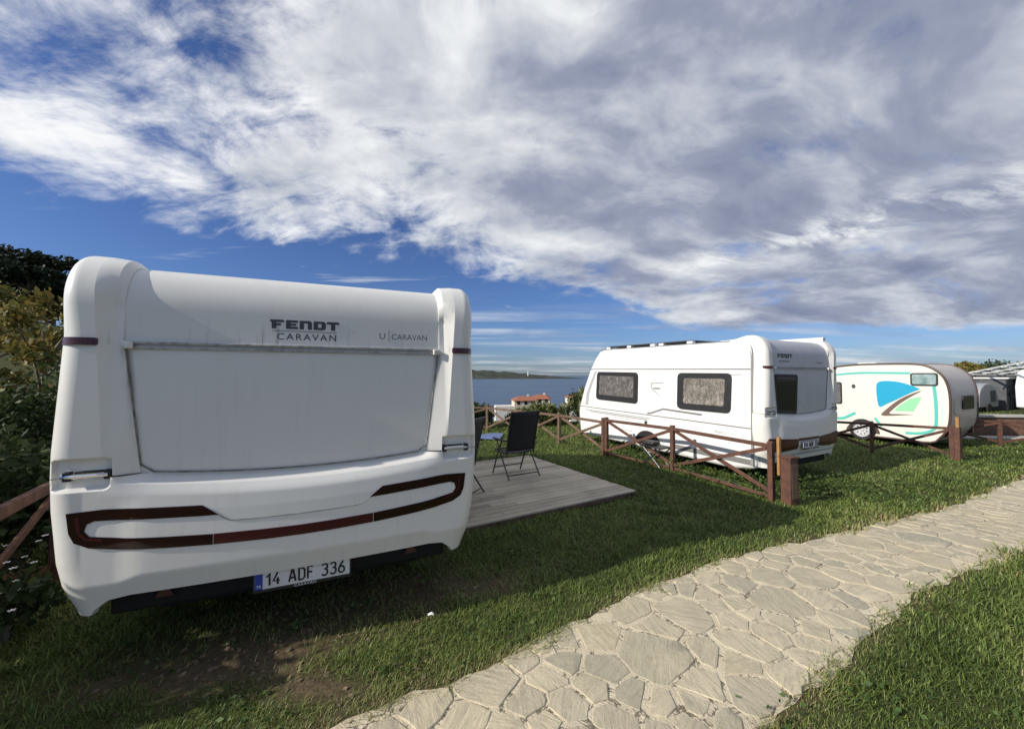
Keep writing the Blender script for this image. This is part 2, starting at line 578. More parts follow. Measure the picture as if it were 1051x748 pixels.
STONEW = noisy('pale_stone_wall', (0.33, 0.29, 0.23), (0.22, 0.19, 0.15), 5, (0.8, 0.95), 0, 0.5, 14)
BRICKW = noisy('brown_brick', (0.20, 0.115, 0.075), (0.13, 0.075, 0.05), 8, (0.8, 0.9), 0, 0.4, 22)
COPING = noisy('pale_coping', (0.50, 0.48, 0.42), (0.38, 0.36, 0.31), 6, (0.7, 0.85))
SLATE = noisy('dark_grey_panel', (0.085, 0.088, 0.095), (0.055, 0.057, 0.06), 5, (0.5, 0.65))
NIGHT = noisy('black_panel', (0.02, 0.021, 0.024), (0.032, 0.033, 0.036), 7, (0.5, 0.7))
ALU = noisy('brushed_silver_skin', (0.50, 0.51, 0.53), (0.42, 0.43, 0.45), 5, (0.3, 0.45), 0.5)
PAINTW = noisy('white_paint', (0.78, 0.78, 0.75), (0.68, 0.67, 0.63), 6, (0.45, 0.6))
HOUSEW = noisy('pale_render', (0.62, 0.56, 0.46), (0.54, 0.47, 0.37), 0.6, (0.8, 0.9))
HOUSEC = noisy('white_render', (0.72, 0.70, 0.66), (0.64, 0.61, 0.56), 0.6, (0.8, 0.9))
TILE = noisy('terracotta_tiles', (0.36, 0.135, 0.07), (0.27, 0.10, 0.055), 2.0, (0.75, 0.9))


def deck_material():
    m, t, b = principled('weathered_deck_boards', (0.25, 0.22, 0.18), 0.8)
    co = t.node('ShaderNodeTexCoord').outputs['Object']
    at = t.node('ShaderNodeAttribute', attribute_name='shade').outputs['Fac']
    g = t.noise(t.mapping(co, (1.2, 22, 8)), 3.0, 7, 0.65)
    k = t.noise(co, 2.0, 4, 0.6)
    c = t.ramp(t.math('ADD', t.math('MULTIPLY', g, 0.7), t.math('MULTIPLY', at, 0.3)),
               [(0.25, (0.20, 0.165, 0.12)), (0.5, (0.46, 0.40, 0.30)), (0.8, (0.64, 0.57, 0.45))])
    c = t.mix(t.rng(k, 0.5, 0.75, 0, 0.5), c, (0.24, 0.21, 0.165))
    t.put(b.inputs['Base Color'], c)
    bp = t.node('ShaderNodeBump'); bp.inputs['Strength'].default_value = 0.5; bp.inputs['Distance'].default_value = 0.004
    t.put(bp.inputs['Height'], g)
    t.l.new(bp.outputs[0], b.inputs['Normal'])
    return m


def stone_material():
    m, t, b = principled('crazy_paving_stone', (0.4, 0.36, 0.28), 0.75)
    co = t.node('ShaderNodeTexCoord').outputs['Object']
    at = t.node('ShaderNodeAttribute', attribute_name='tone')
    r_, g_, a_ = t.sep(at.outputs['Vector'])
    # each slab has its own bedding direction
    ang = t.math('MULTIPLY', g_, 6.28)
    rot = t.node('ShaderNodeVectorRotate', rotation_type='Z_AXIS')
    t.put(rot.inputs['Vector'], co); t.put(rot.inputs['Angle'], ang)
    grain = t.noise(t.mapping(rot.outputs[0], (3, 14, 3)), 2.2, 8, 0.65, 0.6)
    blot = t.noise(co, 3.2, 6, 0.62, 0.4)
    spk = t.noise(co, 55, 3, 0.6)
    c = t.ramp(r_, [(0.0, (0.60, 0.52, 0.36)), (0.25, (0.45, 0.405, 0.28)), (0.5, (0.56, 0.485, 0.34)), (0.7, (0.42, 0.38, 0.27)), (0.85, (0.54, 0.465, 0.31)), (1.0, (0.37, 0.345, 0.265))])
    c = t.mix(t.rng(grain, 0.44, 0.70, 0, 0.55), c, (0.29, 0.25, 0.175))
    c = t.mix(t.rng(blot, 0.52, 0.68, 0, 0.5), c, (0.64, 0.55, 0.385))
    blot2 = t.noise(co, 7.5, 7, 0.7, 0.8)
    c = t.mix(t.rng(blot2, 0.53, 0.68, 0, 0.5), c, (0.33, 0.295, 0.225))
    c = t.mix(t.rng(spk, 0.58, 0.75, 0, 0.35), c, (0.20, 0.18, 0.14))
    t.put(b.inputs['Base Color'], c)
    h = t.math('ADD', t.math('MULTIPLY', grain, 0.8), t.math('ADD', t.math('MULTIPLY', blot, 0.9), t.math('MULTIPLY', spk, 0.16)))
    bp = t.node('ShaderNodeBump'); bp.inputs['Strength'].default_value = 0.7; bp.inputs['Distance'].default_value = 0.014
    t.put(bp.inputs['Height'], h)
    t.l.new(bp.outputs[0], b.inputs['Normal'])
    return m


def mortar_material():
    m, t, b = principled('sandy_mortar', (0.42, 0.37, 0.27), 0.9)
    co = t.node('ShaderNodeTexCoord').outputs['Object']
    n = t.noise(co, 6, 6, 0.65); k = t.noise(co, 70, 3, 0.6)
    c = t.mix(t.rng(n, 0.35, 0.7), (0.68, 0.595, 0.43), (0.52, 0.445, 0.31))
    c = t.mix(t.rng(k, 0.55, 0.78, 0, 0.4), c, (0.24, 0.205, 0.145))
    cr = t.math('ABSOLUTE', t.math('SUBTRACT', t.noise(co, 5.0, 4, 0.6, 0.6), 0.5))
    c = t.mix(t.rng(cr, 0.022, 0.006, 0, 0.85), c, (0.09, 0.075, 0.05))
    t.put(b.inputs['Base Color'], c)
    bp = t.node('ShaderNodeBump'); bp.inputs['Strength'].default_value = 0.8; bp.inputs['Distance'].default_value = 0.01
    t.put(bp.inputs['Height'], t.math('ADD', k, n))
    t.l.new(bp.outputs[0], b.inputs['Normal'])
    return m


def ground_material():
    m, t, b = principled('turf_soil', (0.05, 0.05, 0.02), 0.95, spec=0.2)
    co = t.node('ShaderNodeTexCoord').outputs['Object']
    n = t.noise(co, 2.2, 6, 0.65); k = t.noise(co, 26, 5, 0.65); L = t.noise(co, 0.25, 4, 0.6)
    soil = t.mix(t.rng(k, 0.35, 0.7), (0.075, 0.052, 0.032), (0.165, 0.12, 0.075))
    turf = t.mix(t.rng(k, 0.35, 0.7), (0.035, 0.048, 0.014), (0.08, 0.088, 0.03))
    at = t.node('ShaderNodeAttribute', attribute_name='bare').outputs['Fac']
    f = t.math('ADD', at, t.math('MULTIPLY', t.math('SUBTRACT', n, 0.5), 0.9), clamp=True)
    c = t.mix(f, turf, soil)
    c = t.mix(t.rng(L, 0.4, 0.7, 0, 0.35), c, (0.10, 0.095, 0.035))
    t.put(b.inputs['Base Color'], c)
    bp = t.node('ShaderNodeBump'); bp.inputs['Strength'].default_value = 0.8; bp.inputs['Distance'].default_value = 0.02
    t.put(bp.inputs['Height'], k)
    t.l.new(bp.outputs[0], b.inputs['Normal'])
    return m


def leafy(name, stops, rough=0.6, trans=0.25):
    """foliage: every leaf face carries its own shade in the 'shade' attribute"""
    m, t, b = principled(name, stops[0][1], rough, spec=0.3)
    at = t.node('ShaderNodeAttribute', attribute_name='shade').outputs['Fac']
    c = t.ramp(at, stops)
    t.put(b.inputs['Base Color'], c)
    if trans > 0:
        tr = t.node('ShaderNodeBsdfTranslucent'); t.put(tr.inputs[0], c)
        mx = t.node('ShaderNodeMixShader'); mx.inputs[0].default_value = trans
        t.l.new(b.outputs[0], mx.inputs[1]); t.l.new(tr.outputs[0], mx.inputs[2])
        out = t.n['Material Output']
        t.l.new(mx.outputs[0], out.inputs[0])
    return m


def sea_material():
    m, t, b = principled('sea_water', (0.012, 0.035, 0.075), 0.12, spec=0.5)
    co = t.node('ShaderNodeTexCoord').outputs['Object']
    n = t.noise(t.mapping(co, (0.02, 0.09, 1)), 1.0, 8, 0.65)
    L = t.noise(t.mapping(co, (0.0008, 0.006, 1)), 1.0, 4, 0.6)
    t.put(b.inputs['Base Color'], t.mix(t.rng(L, 0.35, 0.7), (0.022, 0.055, 0.11), (0.04, 0.082, 0.14)))
    t.put(b.inputs['Roughness'], t.rng(L, 0.3, 0.7, 0.28, 0.45))
    bp = t.node('ShaderNodeBump'); bp.inputs['Strength'].default_value = 0.8; bp.inputs['Distance'].default_value = 3.0
    t.put(bp.inputs['Height'], n)
    t.l.new(bp.outputs[0], b.inputs['Normal'])
    return m


DECKM = deck_material(); STONEM = stone_material(); MORTAR = mortar_material(); GROUNDM = ground_material()
GRASSM = leafy('grass_blades', [(0.0, (0.055, 0.090, 0.020)), (0.35, (0.165, 0.235, 0.052)), (0.65, (0.275, 0.325, 0.090)), (0.88, (0.38, 0.345, 0.15)), (1.0, (0.48, 0.39, 0.20))], 0.42, 0.35)
AUTUMN = leafy('autumn_leaves', [(0.0, (0.06, 0.068, 0.018)), (0.45, (0.16, 0.15, 0.036)), (0.8, (0.30, 0.225, 0.06)), (1.0, (0.36, 0.22, 0.065))])
PINEM = leafy('dark_pine_needles', [(0.0, (0.010, 0.018, 0.009)), (0.6, (0.022, 0.036, 0.016)), (1.0, (0.045, 0.058, 0.022))], 0.7, 0.1)
SHRUBM = leafy('shrub_leaves', [(0.0, (0.018, 0.032, 0.011)), (0.6, (0.045, 0.072, 0.022)), (1.0, (0.105, 0.135, 0.045))])
YUCCAM = leafy('pale_spiky_leaves', [(0.0, (0.06, 0.075, 0.024)), (0.5, (0.17, 0.19, 0.055)), (1.0, (0.36, 0.36, 0.14))])
WEEDM = leafy('weed_leaves', [(0.0, (0.03, 0.055, 0.012)), (0.6, (0.07, 0.12, 0.03)), (1.0, (0.13, 0.19, 0.055))])
FLOWERM = principled('white_petals', (0.7, 0.7, 0.66), 0.6)[0]
HILLM = noisy('far_headland', (0.035, 0.045, 0.035), (0.075, 0.08, 0.06), 0.008, (0.9, 1.0), spec=0.1)
SEAM = sea_material()
# ------------------------------------------------------------------ terrain, sea, path
PATH_L = [(-4.2, 0.2), (-2.2, 1.35), (-.89, 2.07), (-.15, 2.48), (.9, 3.2), (2.72, 4.17), (5.16, 5.16), (9.53, 7.31), (16, 10.6), (30, 17.5)]
PATH_R = [(-3.2, -.6), (-.6, 1.02), (1.2, 2.07), (2.32, 2.74), (3.65, 3.5), (5.2, 4.12), (10.0, 6.3), (16.6, 9.5), (30.8, 16.4)]


def gz(x, y):
    x = np.asarray(x, float); y = np.asarray(y, float)
    z = -0.11 * sstep(1.5, 6.0, x) * sstep(3.5, 6.5, y)
    edge = 16.0 + 40 * sstep(9, 22, x) + 10 * sstep(-6, -12, x)
    drop = np.maximum(0, y - edge)
    z = z - np.minimum(drop * 0.20 + 0.0016 * drop ** 2, 48)
    hill = sstep(-7.5, -40, x) * 6.6 * sstep(4, 26, y) * (1 - sstep(60, 170, y))
    z = z + hill
    z = z + 0.02 * np.sin(x * 1.7 + 0.5 * y) * np.sin(y * 1.3 - 0.4 * x)
    return z


def seg_dist(px, py, line):
    """signed-ish distance to a polyline: positive on its left"""
    best = np.full(px.shape, 1e9); sgn = np.zeros(px.shape)
    for (x0, y0), (x1, y1) in zip(line[:-1], line[1:]):
        dx, dy = x1 - x0, y1 - y0
        L2 = dx * dx + dy * dy
        t = np.clip(((px - x0) * dx + (py - y0) * dy) / L2, 0, 1)
        qx, qy = x0 + t * dx, y0 + t * dy
        d = np.hypot(px - qx, py - qy)
        s = np.sign(dx * (py - y0) - dy * (px - x0))
        up = d < best
        best = np.where(up, d, best); sgn = np.where(up, s, sgn)
    return best * sgn


def in_path(px, py):
    """>0 inside the path, in metres from the nearest edge"""
    a = -seg_dist(px, py, PATH_L); b = seg_dist(px, py, PATH_R)
    return np.minimum(a, b)


def bare_f(x, y):
    d = in_path(x, y)
    b = 0.70 * np.exp(-np.abs(np.minimum(d, 0)) / 0.15)
    def spot(cx, cy, rx, ry, a):
        c, s = math.cos(a), math.sin(a)
        ux = (x - cx) * c + (y - cy) * s; uy = -(x - cx) * s + (y - cy) * c
        return np.exp(-(ux / rx) ** 2 - (uy / ry) ** 2)
    b = b + 0.95 * spot(-1.7, 2.55, 0.55, 0.20, 0.25) + 0.8 * spot(-1.15, 2.35, 0.35, 0.16, 0.1)
    b = b + 0.7 * spot(-1.35, 3.3, 1.4, 0.6, 0.4) + 0.5 * spot(-0.2, 3.5, 0.8, 0.3, 0.4) + 0.55 * spot(-2.6, 2.3, .5, .15, 0.1)
    return np.clip(b, 0, 1)


def axis_points(lo, hi, fine_lo, fine_hi, step, far):
    a = list(np.arange(fine_lo, fine_hi + 1e-6, step))
    s = step; p = fine_hi
    while p < hi: s *= far; p += s; a.append(p)
    s = step; p = fine_lo
    while p > lo: s *= far; p -= s; a.insert(0, p)
    return np.array(a)


gx = axis_points(-260, 300, -6, 10, 0.16, 1.13)
gy = axis_points(-40, 330, -1, 13, 0.16, 1.13)
GX, GY = np.meshgrid(gx, gy)
mb = MB()
mb.grid(np.dstack([GX, GY, gz(GX, GY)]))
ground = mb.build('ground', GROUNDM, smooth=True, sharp=180)
at = ground.data.attributes.new('bare', 'FLOAT', 'POINT')
at.data.foreach_set('value', bare_f(GX, GY).ravel().astype(np.float32))
tag(ground, 'green lawn with worn earth patches around the caravans', 'lawn', kind='structure')

SEA_Z = -42.0
mb = MB()
mb.grid([[(-30000, 60, SEA_Z), (30000, 60, SEA_Z)], [(-30000, 45000, SEA_Z), (30000, 45000, SEA_Z)]])
sea = mb.build('sea', SEAM)
tag(sea, 'blue sea reaching the horizon below the site', 'sea', kind='structure')


# ---- far headland across the bay
def headland():
    n = 90; mb = MB(); G = []
    for j in range(7):
        row = []
        for i in range(n):
            s = i / (n - 1)
            x = -2600 + 3500 * s
            env = float(np.interp(x, [-2600, -900, -455, 0, 200, 420, 620, 900], [140, 128, 112, 84, 62, 42, 28, 4]))
            hgt = env * (1 + .06 * math.sin(i * .9) + .05 * math.sin(i * 1.7 + 1)) * math.sin(math.pi * min(1, j / 6.0 * 0.999 + 0.001)) ** 0.8
            y = 5200 + 260 * (j - 3) + 300 * s
            row.append((x, y, SEA_Z - 1 + max(0, hgt) + (3 if 0 < j < 6 else 0)))
        G.append(row)
    mb.grid(G)
    o = mb.build('headland', HILLM, smooth=True, sharp=180)
    tag(o, 'low dark headland across the bay on the horizon', 'headland', kind='structure')


headland()


# ---- the crazy paving path
def build_path():
    mb = MB()
    L = smooth_poly(PATH_L, 8, False); n = len(L)
    Rr = smooth_poly(PATH_R, 8, False)
    # resample both edges to the same count
    def res(P, m):
        P = np.array(P); d = np.r_[0, np.cumsum(np.hypot(*np.diff(P, axis=0).T))]
        s = np.linspace(0, d[-1], m)
        return np.c_[np.interp(s, d, P[:, 0]), np.interp(s, d, P[:, 1])]
    m = 220
    L = res(L, m); Rr = res(Rr, m)
    G = np.zeros((m, 13, 3))
    for k in range(13):
        s = k / 12
        e = s if 0 < k < 12 else (-.05 if k == 0 else 1.05)
        p = L * (1 - e) + Rr * e
        wob = 0.03 * np.sin(p[:, 0] * 7 + 3 * s) + .02 * np.sin(p[:, 0] * 19) if k in (0, 12) else 0
        G[:, k, 0] = p[:, 0]; G[:, k, 1] = p[:, 1] + wob
        G[:, k, 2] = gz(p[:, 0], p[:, 1]) + (0.0135 if 0 < k < 12 else 0.004)
    mb.grid(G, mi=0, flip=True)
    # voronoi slabs
    seeds = []
    step = 0.0
    rng = random.Random(5)
    pts = []
    tries = 0
    while tries < 40000 and len(pts) < 1500:
        tries += 1
        i = rng.uniform(0, m - 1.01); s = rng.uniform(-0.32, 1.32)
        k = int(i); f_ = i - k
        a = L[k] * (1 - f_) + L[k + 1] * f_; b = Rr[k] * (1 - f_) + Rr[k + 1] * f_
        p = a * (1 - s) + b * s
        if p[0] > 17: continue
        rmin = rng.choice([0.12, 0.2, 0.28, 0.38, 0.48, 0.54])
        if all((p[0] - q[0]) ** 2 + (p[1] - q[1]) ** 2 > (0.5 * (rmin + q[2])) ** 2 * 1.0 for q in pts):
            pts.append((p[0], p[1], rmin, s))
    A = np.array([(p[0], p[1]) for p in pts])
    tone = []
    for idx, (x, y, rm, s) in enumerate(pts):
        if s < -0.01 or s > 1.01: continue
        d2 = ((A - (x, y)) ** 2).sum(1)
        nb = np.argsort(d2)[1:22]
        poly = [Vector((x + 0.55 * math.cos(a), y + 0.55 * math.sin(a))) for a in np.linspace(0, 2 * math.pi, 14, endpoint=False)]
        gap = rng.choice([.008, .014, .022, .040])
        for q in nb:
            o = Vector(A[q]); c = Vector((x, y)); nrm = (o - c); dist = nrm.length; nrm /= dist
            w = 0.5 + 0.12 * (rm - pts[q][2]) / 0.3
            lim = dist * w - gap * 0.5
            new = []
            for i in range(len(poly)):
                p0, p1 = poly[i], poly[(i + 1) % len(poly)]
                s0 = (p0 - c).dot(nrm) - lim; s1 = (p1 - c).dot(nrm) - lim
                if s0 <= 0: new.append(p0)
                if s0 * s1 < 0: new.append(p0 + (p1 - p0) * (s0 / (s0 - s1)))
            poly = new
            if len(poly) < 3: break
        if len(poly) < 3: continue
        # break the straight edges up
        out = []
        for i in range(len(poly)):
            p0, p1 = poly[i], poly[(i + 1) % len(poly)]
            Ld = (p1 - p0).length
            if Ld < 0.015: out.append(p0); continue
            kk = max(2, int(Ld / 0.06))
            nn = Vector((p1.y - p0.y, p0.x - p1.x)) / Ld
            ph = rng.uniform(0, 6)
            for j in range(kk):
                f_ = j / kk
                if j == 0 and Ld > 0.05: f_ = 0.06
                out.append(p0 + (p1 - p0) * f_ + nn * rng.uniform(-0.009, 0.004))
        for q in out:
            dq = float(in_path(np.array([q.x]), np.array([q.y]))[0])
            if dq < -.02:
                vv = Vector((x, y)) - q; q += vv.normalized() * min(vv.length * .8, -dq - .02 + rng.uniform(0, .02))
        c = sum(out, Vector((0, 0))) / len(out)
        z0 = float(gz(c.x, c.y)); tilt = (rng.uniform(-.018, .018), rng.uniform(-.018, .018)); hh = rng.uniform(0.0165, 0.0215)
        N = len(out); vs = []
        for ring, (ins, dz) in enumerate(((0, -0.02), (0, hh - 0.004), (0.005, hh), (0.5, hh + 0.001))):
            for p in out:
                d = (p - c); q = p - d.normalized() * (ins if ins < 0.4 else d.length * 0.5)
                jig = rng.uniform(-.0015, .0015) if ring > 1 else 0
                vs.append((q.x, q.y, float(gz(q.x, q.y)) + dz + jig + tilt[0] * (q.x - c.x) + tilt[1] * (q.y - c.y)))
        fs = []
        for ring in range(3):
            for i in range(N):
                j = (i + 1) % N
                fs.append((ring * N + i, ring * N + j, (ring + 1) * N + j, (ring + 1) * N + i))
        vs.append((c.x, c.y, z0 + hh + rng.uniform(-.002, .003)))
        for i in range(N): fs.append((3 * N + i, 3 * N + (i + 1) % N, 4 * N))
        b0 = len(mb.v)
        mb.add(vs, fs, 1)
        tone.append((b0, len(mb.v), rng.random(), rng.random()))
    o = mb.build('path', [MORTAR, STONEM], smooth=True, sharp=28)
    at = o.data.attributes.new('tone', 'FLOAT_VECTOR', 'POINT')
    arr = np.zeros((len(mb.v), 3), np.float32)
    for a, b, r1, r2 in tone: arr[a:b] = (r1, r2, 0)
    at.data.foreach_set('vector', arr.ravel())
    tag(o, 'crazy paving footpath of pale irregular stone slabs', 'path', kind='structure')


build_path()
# ------------------------------------------------------------------ white caravans
HW = [(.36, 1.15), (.45, 1.175), (.55, 1.21), (.75, 1.25), (1.05, 1.275), (1.4, 1.275), (2.07, 1.24), (2.35, 1.240), (2.5, 1.236)]
S2P = [(1.2, 1.02), (1.4, 1.022), (2.5, 1.09)]
S1P = [(1.2, 1.014), (1.4, 1.014), (2.5, .995)]
PP = [(1.2, .857), (1.25, .862), (2.015, .955), (2.06, .962), (2.5, .958)]
DEP = [(1.2, 0.0), (1.4, 0.0), (1.55, 0.012), (2.28, .060), (2.40, .022), (2.5, .010)]
PROUD = 0.06


class Rear:
    """rear of the big white caravans; local x across, y forward, z up"""
    def __init__(self, sx=1.0, bulge=0.05):
        self.sx = sx; self.bulge = bulge; self.low = 0.0 if bulge > .04 else .13

    @staticmethod
    def spine(t):
        if t <= 2.27: return 0.012 * (t - 1.2), t, -1.0, 0.0
        th = (t - 2.27) / 0.265
        if th < math.pi / 2:
            return 0.013 + 0.24 * (1 - math.cos(th)), 2.27 + 0.29 * math.sin(th), -math.cos(th), math.sin(th)
        return 0.253 + (t - 2.27 - 0.265 * math.pi / 2), 2.56, 0.0, 1.0

    def pt(self, u, t, off):
        y, z, ny, nz = self.spine(t)
        return (u * self.sx, y + ny * off, z + nz * off)

    @staticmethod
    def pocket(u, v):
        """recess round each grab handle"""
        qx = abs(abs(u) - 1.115) - 0.13; qy = abs(v - 1.268) - 0.09
        d = max(qx, qy) if qx < -0.03 or qy < -0.03 else math.hypot(max(qx + .03, 0), max(qy + .03, 0)) - 0.03
        return 0.042 * float(sstep(0.008, -0.012, d))

    def corner_off(self, a, v):
        """surface offset on the corner moulding at |u| = a"""
        hw = interp(v, HW); r = interp(v, [(2.1, .11), (2.5, .065)]); s2 = interp(v, S2P); s1 = interp(v, S1P); p = interp(v, PP); d = interp(v, DEP)
        if a > hw - r:
            q = min(1.0, (a - (hw - r)) / r)
            off = PROUD - r * (1 - math.sqrt(max(0, 1 - q * q)))
        elif a >= s2: off = PROUD
        elif a >= s1: off = PROUD - d * (s2 - a) / max(1e-4, s2 - s1)
        else:
            q = (s1 - a) / max(1e-4, s1 - p); q = min(1, q)
            off = (PROUD - d) + (min(0.008, PROUD - d) - (PROUD - d)) * q
        return off - (self.pocket(a, v) if v < 1.5 else 0)

    def panel(self, u, v, off=0.0):
        return self.pt(u, v, 0.0 + off)

    def corner(self, u, v, off=0.0):
        return self.pt(u, v, self.corner_off(abs(u), v) + off)

    @staticmethod
    def vb(a): return 1.195 + 0.05 * min(1.0, a / 0.86) ** 2

    def vbot(self, a): return -self.low + interp(a, [(0, .535), (.88, .535), (.98, .520), (1.02, .49), (1.05, .452), (1.08, .430), (1.4, .425)])

    def bump_off(self, a, v):
        vb = self.vb(a); dv = max(0.0, vb - v)
        low = [(.66, .075), (.6, .03), (.5, -.015), (.4, -.03)]
        A = interp(dv, [(0, -.004), (.012, .0), (.05, .05), (.2, .066), (.38, .075), (1, .075)])
        B = interp(dv, [(0, PROUD), (.2, .055), (.38, .062), (1, .062)])
        f = float(sstep(.80, .96, a))
        off = A * (1 - f) + B * f
        if v < .66: off = min(off, interp(-v, [(-.66, .075), (-.585, .05), (-.5, .025), (-.4, .01)]))
        off += self.bulge * (1 - min(1, a / 1.1) ** 2) * float(sstep(0.0, .12, dv))
        hw = interp(v, HW); r = interp(v, [(.6, .15), (.9, .14), (1.25, .11)])
        if a > hw - r:
            q = min(1.0, (a - (hw - r)) / r)
            off -= r * (1 - math.sqrt(max(0, 1 - q * q)))
        return off - self.pocket(a, v)

    def bumper(self, u, v, off=0.0):
        return (u * self.sx, -(self.bump_off(abs(u), v) + off), v)


def fendt_letters(x0, y0, h, gap=0.06):
    """heavy slab capitals built as outlines: F E N D T"""
    out = []
    x = x0
    def r(ax, ay, bx, by): return [(ax, ay), (bx, ay), (bx, by), (ax, by)]
    L = [
        ([[(0, 0), (.36, 0), (.36, .36), (.72, .36), (.72, .60), (.36, .60), (.36, .72), (.98, .72), (.93, 1), (-.10, 1), (-.14, .76), (0, .76)]], .98),
        ([[(0, 0), (.95, 0), (.95, .27), (.36, .27), (.36, .38), (.82, .38), (.82, .61), (.36, .61), (.36, .73), (.95, .73), (.95, 1), (0, 1)]], .95),
        ([[(0, 0), (.34, 0), (.34, .72), (.62, .72), (.66, .66), (.66, 0), (1.0, 0), (1.0, .82), (.84, 1), (0, 1)]], 1.0),
        ([[(0, 0), (.36, 0), (.36, 1), (0, 1)], [(.36, .74), (.66, .74), (.66, .26), (.36, .26), (.36, 0), (.84, 0), (1.02, .18), (1.02, .82), (.84, 1), (.36, 1)]], 1.02),
        ([[(.30, 0), (.66, 0), (.66, .72), (1.02, .72), (.97, 1), (-.03, 1), (-.08, .72), (.30, .72)]], 1.0),
    ]
    for polys, w in L:
        for p in polys:
            q = []
            for a, b in p:
                if not q or (abs(q[-1][0] - a) + abs(q[-1][1] - b)) > 1e-6: q.append((a, b))
            out.append([(x + a * h * 1.24, y0 + b * h) for a, b in q])
        x += (w + gap) * h * 1.24 + 0.006
    return out, x


def make_wheel(parent, x, y, r=0.33, w=0.19, side=-1):
    mb = MB()
    mb.lathe([(r - .1, -w / 2), (r - .02, -w / 2), (r, -w / 2 + .03), (r, w / 2 - .03), (r - .02, w / 2), (r - .1, w / 2), (r - .1, -w / 2)], (x, y, r), 'X', 36, cap=False)
    wh = empty('wheel'); wh.parent = parent
    mb.build('tyre', RUBBER, wh, smooth=True, fixn=True)
    rb = MB()
    s = side
    rb.lathe([(0.001, s * (w / 2 - .004)), (.05, s * (w / 2 - .008)), (.06, s * (w / 2 - .03)), (r - .15, s * (w / 2 - .022)), (r - .125, s * (w / 2 - .05)), (r - .10, s * (w / 2 - .004))], (x, y, r), 'X', 36, cap=False)
    for k in range(9):
        a = 2 * math.pi * k / 9; xx = x + s * (w / 2 - .0225)
        rb.lathe([(.001, 0), (.019, 0)], (xx + s * .003, y + (r - .185) * math.cos(a), r + (r - .185) * math.sin(a)), 'X', 10, mi=1)
    rb.build('rim', [RIMM, BLACK], wh, smooth=True)
    return wh


